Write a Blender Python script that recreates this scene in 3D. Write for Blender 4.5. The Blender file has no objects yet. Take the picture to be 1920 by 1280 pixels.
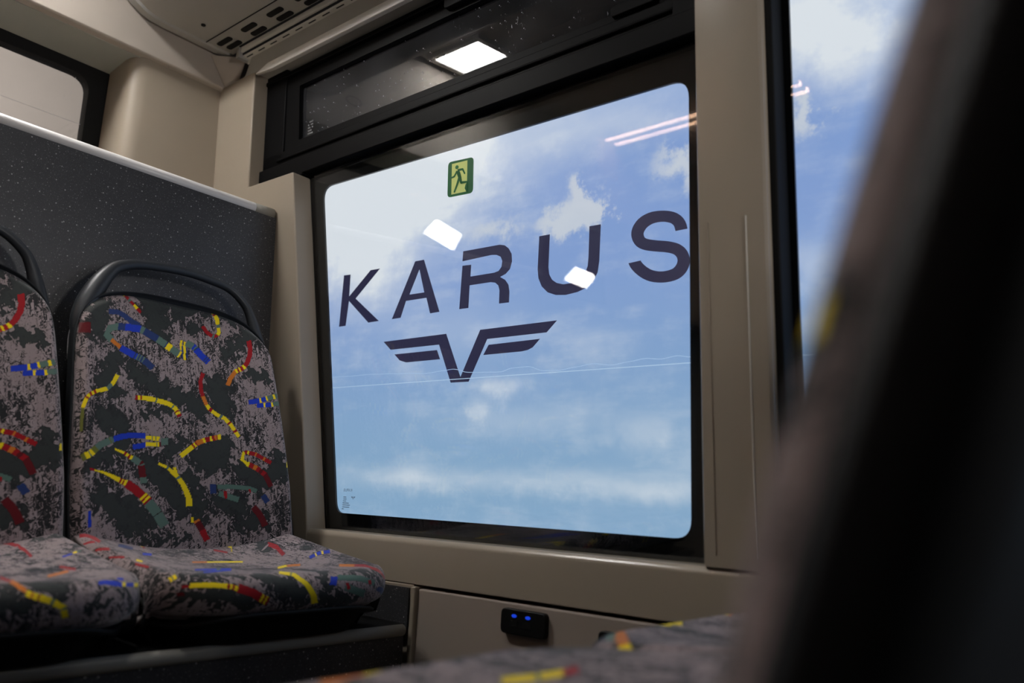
import bpy, bmesh, math
import numpy as np
from mathutils import Vector, Matrix
PI = math.pi
scene = bpy.context.scene
COL = scene.collection
H = 0.62            # eye height of the camera above the cabin floor; cabin coordinates below are measured from that level

# ------------------------------------------------------------------ camera
CAM_AXES = ((0.63557479, 0.17983318, 0.75080271), (-0.77049193, 0.08620889, 0.63159339), (0.04885558, -0.97991227, 0.19335221))
cd = bpy.data.cameras.new('camera'); cam = bpy.data.objects.new('camera', cd); COL.objects.link(cam)
m = Matrix.Identity(4)
for i in range(3):
    m[i][0] = CAM_AXES[i][0]; m[i][1] = -CAM_AXES[i][1]; m[i][2] = -CAM_AXES[i][2]
m[2][3] = H
cam.matrix_world = m
cd.sensor_width = 36; cd.lens = 28.5726; cd.clip_start = 0.02; cd.clip_end = 60
cd.dof.use_dof = True; cd.dof.focus_distance = 1.68; cd.dof.aperture_fstop = 2.6; cd.dof.aperture_blades = 0
scene.camera = cam
scene.view_settings.view_transform = 'Standard'; scene.view_settings.look = 'None'
scene.view_settings.exposure = 0.0; scene.view_settings.gamma = 1.0; scene.view_settings.use_curve_mapping = False
# ------------------------------------------------------------------ world: the dark hall the bus stands in
w = bpy.data.worlds.new('hall'); scene.world = w; w.use_nodes = True
w.node_tree.nodes['Background'].inputs[0].default_value = (0.9, 0.93, 1, 1)
w.node_tree.nodes['Background'].inputs[1].default_value = 0.006
def area(name, loc, target, size, power, color=(1, 1, 1), spread=180):
    l = bpy.data.lights.new(name, 'AREA'); l.shape = 'RECTANGLE'; l.size = size[0]; l.size_y = size[1]
    l.energy = power; l.color = color; l.spread = math.radians(spread)
    o = bpy.data.objects.new(name, l); COL.objects.link(o)
    o.location = (loc[0], loc[1], loc[2] + H)
    o.rotation_euler = (Vector(target) - Vector(loc)).to_track_quat('-Z', 'Y').to_euler()
    return o
LAMP = 134.0         # radiance of the white ceiling light panels
STRIP = 24.0         # radiance of the warm light strips
area('hall_light', (0.2, 2.9, 1.6), (0.9, 4.6, 1.4), (1.2, 1.2), 75, (1.0, 0.96, 0.92))

# added fill light without a fixture at the cabin front; the near seat backs keep it off the lower part of the rear seats
area('front_fill', (0.70, -1.35, 0.74), (0.65, 1.5, 0.35), (0.26, 0.26), 3.6, (1.0, 0.96, 0.92), 100)

# ------------------------------------------------------------------ helpers
def tag(o, label=None, cat=None, group=None, kind=None):
    for k, v in (('label', label), ('category', cat), ('group', group), ('kind', kind)):
        if v: o[k] = v
    return o
def empty(name, loc=(0, 0, 0), parent=None):
    o = bpy.data.objects.new(name, None); COL.objects.link(o)
    o.empty_display_size = 0.05; o.location = (loc[0], loc[1], loc[2] + H)
    if parent: adopt(o, parent)
    return o
def world_loc(o):
    v = Vector(o.location)
    while o.parent: o = o.parent; v += Vector(o.location)
    return v
def adopt(o, parent):
    # parents are never rotated while being built, so offsets are plain translations
    o.location = Vector(o.location) - world_loc(parent)
    o.parent = parent
def obj(name, verts, faces, mat, parent=None, smooth=False, bevel=0, seg=2, lift=True):
    me = bpy.data.meshes.new(name)
    v = [(p[0], p[1], p[2] + (H if lift else 0)) for p in verts]
    me.from_pydata(v, [], faces); me.update()
    bm = bmesh.new(); bm.from_mesh(me)
    bmesh.ops.remove_doubles(bm, verts=bm.verts, dist=1e-6)
    bmesh.ops.recalc_face_normals(bm, faces=bm.faces); bm.to_mesh(me); bm.free()
    o = bpy.data.objects.new(name, me); COL.objects.link(o)
    me.materials.append(mat)
    if smooth: me.polygons.foreach_set('use_smooth', [True] * len(me.polygons))
    if bevel:
        b = o.modifiers.new('bevel', 'BEVEL'); b.width = bevel; b.segments = seg; b.limit_method = 'ANGLE'; b.angle_limit = math.radians(40)
        b.harden_normals = False
        me.polygons.foreach_set('use_smooth', [True] * len(me.polygons))
        try:
            ws = o.modifiers.new('wn', 'WEIGHTED_NORMAL'); ws.keep_sharp = True
        except Exception: pass
    if parent: adopt(o, parent)
    return o
class G:
    "a growing mesh"
    def __init__(s): s.v = []; s.f = []
    def add(s, v, f):
        n = len(s.v); s.v += [tuple(p) for p in v]; s.f += [tuple(i + n for i in q) for q in f]; return s
    def box(s, x0, x1, y0, y1, z0, z1):
        v = [(x, y, z) for x in (x0, x1) for y in (y0, y1) for z in (z0, z1)]
        return s.add(v, [(0, 1, 3, 2), (4, 6, 7, 5), (0, 4, 5, 1), (2, 3, 7, 6), (0, 2, 6, 4), (1, 5, 7, 3)])
    def prism(s, poly, fn, d0, d1):
        n = len(poly)
        v = [fn(p[0], p[1], d0) for p in poly] + [fn(p[0], p[1], d1) for p in poly]
        f = [tuple(range(n)), tuple(range(2 * n - 1, n - 1, -1))] + [(i, (i + 1) % n, (i + 1) % n + n, i + n) for i in range(n)]
        return s.add(v, f)
    def ring(s, outer, inner, fn, d0, d1):
        n = len(outer)
        v = [fn(*p, d0) for p in outer] + [fn(*p, d0) for p in inner] + [fn(*p, d1) for p in outer] + [fn(*p, d1) for p in inner]
        f = []
        for i in range(n):
            j = (i + 1) % n
            f += [(i, j, n + j, n + i), (2 * n + i, 3 * n + i, 3 * n + j, 2 * n + j), (i, 2 * n + i, 2 * n + j, j), (n + i, n + j, 3 * n + j, 3 * n + i)]
        return s.add(v, f)
    def tube(s, pts, rad, n=12, up=(0, 0, 1), flat=1.0):
        pts = [Vector(p) for p in pts]; m = len(pts); r = rad if isinstance(rad, (list, tuple)) else [rad] * m
        up = Vector(up); vs = []
        for i, p in enumerate(pts):
            t = (pts[min(i + 1, m - 1)] - pts[max(i - 1, 0)]).normalized()
            a = t.cross(up); a = a.normalized() if a.length > 1e-5 else t.orthogonal().normalized(); b = t.cross(a)
            for k in range(n):
                th = 2 * PI * k / n; vs.append(p + a * math.cos(th) * r[i] + b * math.sin(th) * r[i] * flat)
        f = [(i * n + k, i * n + (k + 1) % n, (i + 1) * n + (k + 1) % n, (i + 1) * n + k) for i in range(m - 1) for k in range(n)]
        f += [tuple(range(n - 1, -1, -1)), tuple((m - 1) * n + k for k in range(n))]
        return s.add(vs, f)
    def loops(s, L, close=True):
        n = len(L[0]); v = [p for l in L for p in l]
        f = [(i * n + k, i * n + (k + 1) % n, (i + 1) * n + (k + 1) % n, (i + 1) * n + k) for i in range(len(L) - 1) for k in range(n)]
        if close: f += [tuple(range(n - 1, -1, -1)), tuple((len(L) - 1) * n + k for k in range(n))]
        return s.add(v, f)
    def out(s, name, mat, parent=None, **k): return obj(name, s.v, s.f, mat, parent, **k)
def xyz(x, y, z): return (x, y, z)
def W(y, z, d):      # the side wall leans inwards a little with height; d = depth outwards from its inner face
    return (1.10 + d - 0.06 * (z + 0.06), y, z)
def WV(y, z, d):     # vertical lower part of the side wall
    return (1.10 + d, y, z)
def RW(x, z, d):     # rear wall
    return (x, 1.95 + d, z)
def rounded(poly, r, n=6):
    "polygon with rounded corners"
    out = []; N = len(poly); rr = r if isinstance(r, (list, tuple)) else [r] * N
    for i in range(N):
        p = Vector(poly[i]); a = Vector(poly[i - 1]); b = Vector(poly[(i + 1) % N]); R = rr[i]
        u = (a - p).normalized(); v = (b - p).normalized()
        ang = u.angle(v); t = min(R / math.tan(ang / 2), (a - p).length * .49, (b - p).length * .49)
        p0 = p + u * t; p1 = p + v * t
        for k in range(n + 1):
            s = k / n; q = p0 * (1 - s) ** 2 + p * 2 * s * (1 - s) + p1 * s * s
            # pull towards the circular arc
            out.append((q[0], q[1]))
    return out

# ------------------------------------------------------------------ materials
def mat(name, color=(.5, .5, .5), rough=.5, metal=0, spec=.5, emis=None, es=0, coat=0):
    m = bpy.data.materials.new(name); m.use_nodes = True; b = m.node_tree.nodes['Principled BSDF']
    b.inputs['Base Color'].default_value = (*color, 1); b.inputs['Roughness'].default_value = rough
    b.inputs['Metallic'].default_value = metal; b.inputs['Specular IOR Level'].default_value = spec
    b.inputs['Coat Weight'].default_value = coat
    if emis: b.inputs['Emission Color'].default_value = (*emis, 1); b.inputs['Emission Strength'].default_value = es
    return m
class N:
    "small node-graph helper"
    def __init__(s, m): s.t = m.node_tree; s.b = s.t.nodes.get('Principled BSDF')
    def n(s, typ, **k):
        x = s.t.nodes.new(typ)
        for a, v in k.items():
            if a.startswith('i_'): s.set(x.inputs[int(a[2:])] if a[2:].isdigit() else x.inputs[a[2:].replace('_', ' ')], v)
            else: setattr(x, a, v)
        return x
    def set(s, inp, v):
        if hasattr(v, 'is_output'): s.t.links.new(v, inp)
        else: inp.default_value = v
    def math(s, op, a, b=None, c=None, clamp=False):
        x = s.t.nodes.new('ShaderNodeMath'); x.operation = op; x.use_clamp = clamp; s.set(x.inputs[0], a)
        if b is not None: s.set(x.inputs[1], b)
        if c is not None: s.set(x.inputs[2], c)
        return x.outputs[0]
    def mix(s, f, a, b):
        x = s.t.nodes.new('ShaderNodeMix'); x.data_type = 'RGBA'
        s.set(x.inputs['Factor'], f); s.set(x.inputs[6], a if hasattr(a, 'is_output') else (*a, 1)); s.set(x.inputs[7], b if hasattr(b, 'is_output') else (*b, 1))
        return x.outputs[2]
    def noise(s, vec, scale, detail=4, rough=.5):
        x = s.t.nodes.new('ShaderNodeTexNoise'); s.set(x.inputs['Vector'], vec); x.inputs['Scale'].default_value = scale
        x.inputs['Detail'].default_value = detail; x.inputs['Roughness'].default_value = rough; return x.outputs[0]
    def ramp(s, v, lo, hi):
        x = s.t.nodes.new('ShaderNodeMapRange'); x.interpolation_type = 'SMOOTHSTEP'; s.set(x.inputs['Value'], v)
        x.inputs['From Min'].default_value = lo; x.inputs['From Max'].default_value = hi; return x.outputs[0]
    def pos(s): return s.t.nodes.new('ShaderNodeNewGeometry').outputs['Position']
    def bump(s, h, strength, dist=.001):
        x = s.t.nodes.new('ShaderNodeBump'); s.set(x.inputs['Height'], h); x.inputs['Strength'].default_value = strength; x.inputs['Distance'].default_value = dist
        s.t.links.new(x.outputs[0], s.b.inputs['Normal'])
def plastic(name, color, rough=.45, spec=.45, grain=.15, scale=900, var=.06):
    m = mat(name, color, rough, spec=spec); g = N(m); p = g.pos()
    g.bump(g.noise(p, scale, 2), grain, .0004)
    v = g.noise(p, 6, 3)
    c = g.mix(v, tuple(x * (1 - var) for x in color), tuple(x * (1 + var) for x in color)); g.set(g.b.inputs['Base Color'], c)
    return m
M = {}
M['beige'] = plastic('beige_plastic', (.305, .255, .20), .42, .4)
M['beige_smooth'] = plastic('beige_gloss_trim', (.37, .315, .25), .24, .5, .05)
M['lower_beige'] = plastic('taupe_panel', (.30, .25, .215), .55, .3)
M['duct'] = plastic('grey_duct_plastic', (.38, .37, .34), .38, .5, .05)
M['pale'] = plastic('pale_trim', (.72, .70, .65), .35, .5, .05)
M['ceiling'] = plastic('ceiling_panel', (.42, .37, .32), .6, .3)
M['soffit'] = plastic('soffit_panel', (.36, .37, .33), .55, .3)
M['black'] = plastic('black_frame', (.003, .003, .0035), .5, .06, .1)
M['frit'] = mat('black_glass_border', (.006, .006, .006), .10, spec=.5)
M['rubber'] = mat('rubber', (.006, .006, .006), .7, spec=.15)
M['dark_shell'] = plastic('charcoal_plastic', (.026, .029, .034), .42, .38, .25, 700)
M['shell_matte'] = plastic('charcoal_shell', (.016, .018, .021), .6, .18, .25, 700)
M['near_black'] = mat('black_board', (.006, .006, .006), .6, spec=.2)
M['rail'] = plastic('aluminium_rail', (.60, .58, .57), .32, .5, .02)
M['trim_grey'] = plastic('grey_edge_trim', (.26, .245, .215), .75, .2)
M['hall'] = plastic('hall_wall', (.52, .49, .47), .9, .1)
M['socket'] = mat('black_socket', (.004, .004, .004), .5, spec=.25)
M['led_blue'] = mat('blue_led', (0, 0, 0), .5, emis=(.01, .06, .8), es=.75)
M['lamp'] = mat('lamp_diffuser', (.8, .8, .8), .5, emis=(1, .985, .96), es=LAMP)
M['flood'] = mat('floodlight_glass', (.8, .8, .8), .5, emis=(1, .99, .97), es=60)
M['strip'] = mat('warm_light_strip', (.8, .6, .5), .5, emis=(1, .62, .42), es=STRIP)
M['green'] = mat('sign_green', (.005, .16, .045), .5)
M['sign_yellow'] = mat('sign_pale_yellow', (.56, .60, .16), .5)
def translucent(name, color, k=.5):
    m = bpy.data.materials.new(name); m.use_nodes = True; t = m.node_tree; b = t.nodes['Principled BSDF']; b.inputs['Base Color'].default_value = (*color, 1)
    tr = t.nodes.new('ShaderNodeBsdfTranslucent'); tr.inputs[0].default_value = (*color, 1); mx = t.nodes.new('ShaderNodeMixShader'); mx.inputs[0].default_value = k
    t.links.new(b.outputs[0], mx.inputs[1]); t.links.new(tr.outputs[0], mx.inputs[2]); t.links.new(mx.outputs[0], t.nodes['Material Output'].inputs[0]); return m
M['sign_yellow'] = translucent('sign_pale_yellow', (.98, .98, .50), .8)
M['green'] = translucent('sign_green', (.005, .20, .05), .4)
M['stamp'] = mat('stamp_grey', (.10, .15, .22), .6)
M['stamp_light'] = mat('stamp_pale', (.25, .25, .25), .6)
def speckled(name):
    m = mat(name, (.03, .03, .033), .42, spec=.4); g = N(m); p = g.pos()
    sp = g.n('ShaderNodeSeparateXYZ', i_0=p); cb = g.n('ShaderNodeCombineXYZ'); g.set(cb.inputs[0], g.math('ADD', sp.outputs[0], sp.outputs[1])); g.set(cb.inputs[1], sp.outputs[2]); flatp = cb.outputs[0]
    c = None
    for sc, hi, lo, am in ((62, .10, .055, .7), (150, .13, .06, .45), (380, .2, .1, .25)):
        v = g.n('ShaderNodeTexVoronoi', feature='F1', voronoi_dimensions='2D'); g.set(v.inputs['Vector'], flatp); v.inputs['Scale'].default_value = sc
        pick = g.ramp(v.outputs['Color'], .52, .75)
        d = g.math('SUBTRACT', 1.0, g.ramp(v.outputs['Distance'], lo, hi))
        s_ = g.math('MULTIPLY', g.math('MULTIPLY', d, pick), am)
        c = s_ if c is None else g.math('MAXIMUM', c, s_)
    patch = g.ramp(g.noise(p, 9, 3), .42, .62)
    fine = g.math('MULTIPLY', g.ramp(g.noise(p, 520, 3, .7), .60, .78), g.math('MULTIPLY', patch, .30))
    c = g.math('MAXIMUM', c, fine)
    base = g.mix(g.noise(p, 30, 4), (.026, .026, .029), (.040, .040, .044))
    g.set(g.b.inputs['Base Color'], g.mix(c, base, (.50, .50, .48)))
    return m
M['speckled'] = speckled('speckled_laminate')
def glass(name, tint=(.93, .95, .96), dust=.0, boost=1.0):
    m = bpy.data.materials.new(name); m.use_nodes = True; t = m.node_tree; t.nodes.remove(t.nodes['Principled BSDF']); g = N(m)
    geo = t.nodes.new('ShaderNodeNewGeometry')
    dot = g.n('ShaderNodeVectorMath', operation='DOT_PRODUCT', i_0=geo.outputs['Incoming'], i_1=geo.outputs['Normal']).outputs['Value']
    c = g.math('SUBTRACT', 1.0, g.math('ABSOLUTE', dot), clamp=True)
    F = g.math('MULTIPLY', g.math('ADD', .04, g.math('MULTIPLY', g.math('POWER', c, 5.0), .96)), boost)
    tr = g.n('ShaderNodeBsdfTransparent'); tr.inputs[0].default_value = (*tint, 1)
    gl = g.n('ShaderNodeBsdfGlossy'); gl.inputs['Roughness'].default_value = 0.0; gl.inputs[0].default_value = (1, 1, 1, 1)
    a = g.n('ShaderNodeMixShader', i_0=F, i_1=tr.outputs[0], i_2=gl.outputs[0]).outputs[0]
    if dust:
        p = geo.outputs['Position']; di = g.n('ShaderNodeBsdfDiffuse'); di.inputs[0].default_value = (.8, .82, .9, 1)
        sq = g.n('ShaderNodeSeparateXYZ', i_0=p); cq = g.n('ShaderNodeCombineXYZ'); g.set(cq.inputs[0], sq.outputs[1]); g.set(cq.inputs[1], sq.outputs[2])
        v = g.n('ShaderNodeTexVoronoi', voronoi_dimensions='2D'); g.set(v.inputs['Vector'], cq.outputs[0]); v.inputs['Scale'].default_value = 55
        sp = g.math('MULTIPLY', g.math('SUBTRACT', 1.0, g.ramp(v.outputs['Distance'], .03, .08)), g.ramp(v.outputs['Color'], .62, .8))
        mp = g.n('ShaderNodeMapping'); g.set(mp.inputs[0], p); mp.inputs['Scale'].default_value = (1, 1, .22)
        st = g.math('MULTIPLY', g.ramp(g.noise(mp.outputs[0], 320, 3), .66, .78), g.ramp(g.noise(p, 9, 2), .52, .66))
        f = g.math('ADD', dust * .35, g.math('MULTIPLY', g.ramp(g.noise(p, 5, 4), .3, .75), dust))
        f = g.math('MAXIMUM', f, g.math('MULTIPLY', g.math('MAXIMUM', sp, st), min(.85, dust * 20)))
        a = g.n('ShaderNodeMixShader', i_0=f, i_1=a, i_2=di.outputs[0]).outputs[0]
    t.links.new(a, t.nodes['Material Output'].inputs[0])
    return m
M['glass'] = glass('window_glass')
M['sash_glass'] = glass('dusty_tinted_glass', (.22, .22, .24), .035)
M['rear_glass'] = glass('rear_window_glass', (.80, .78, .76), .03)

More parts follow.
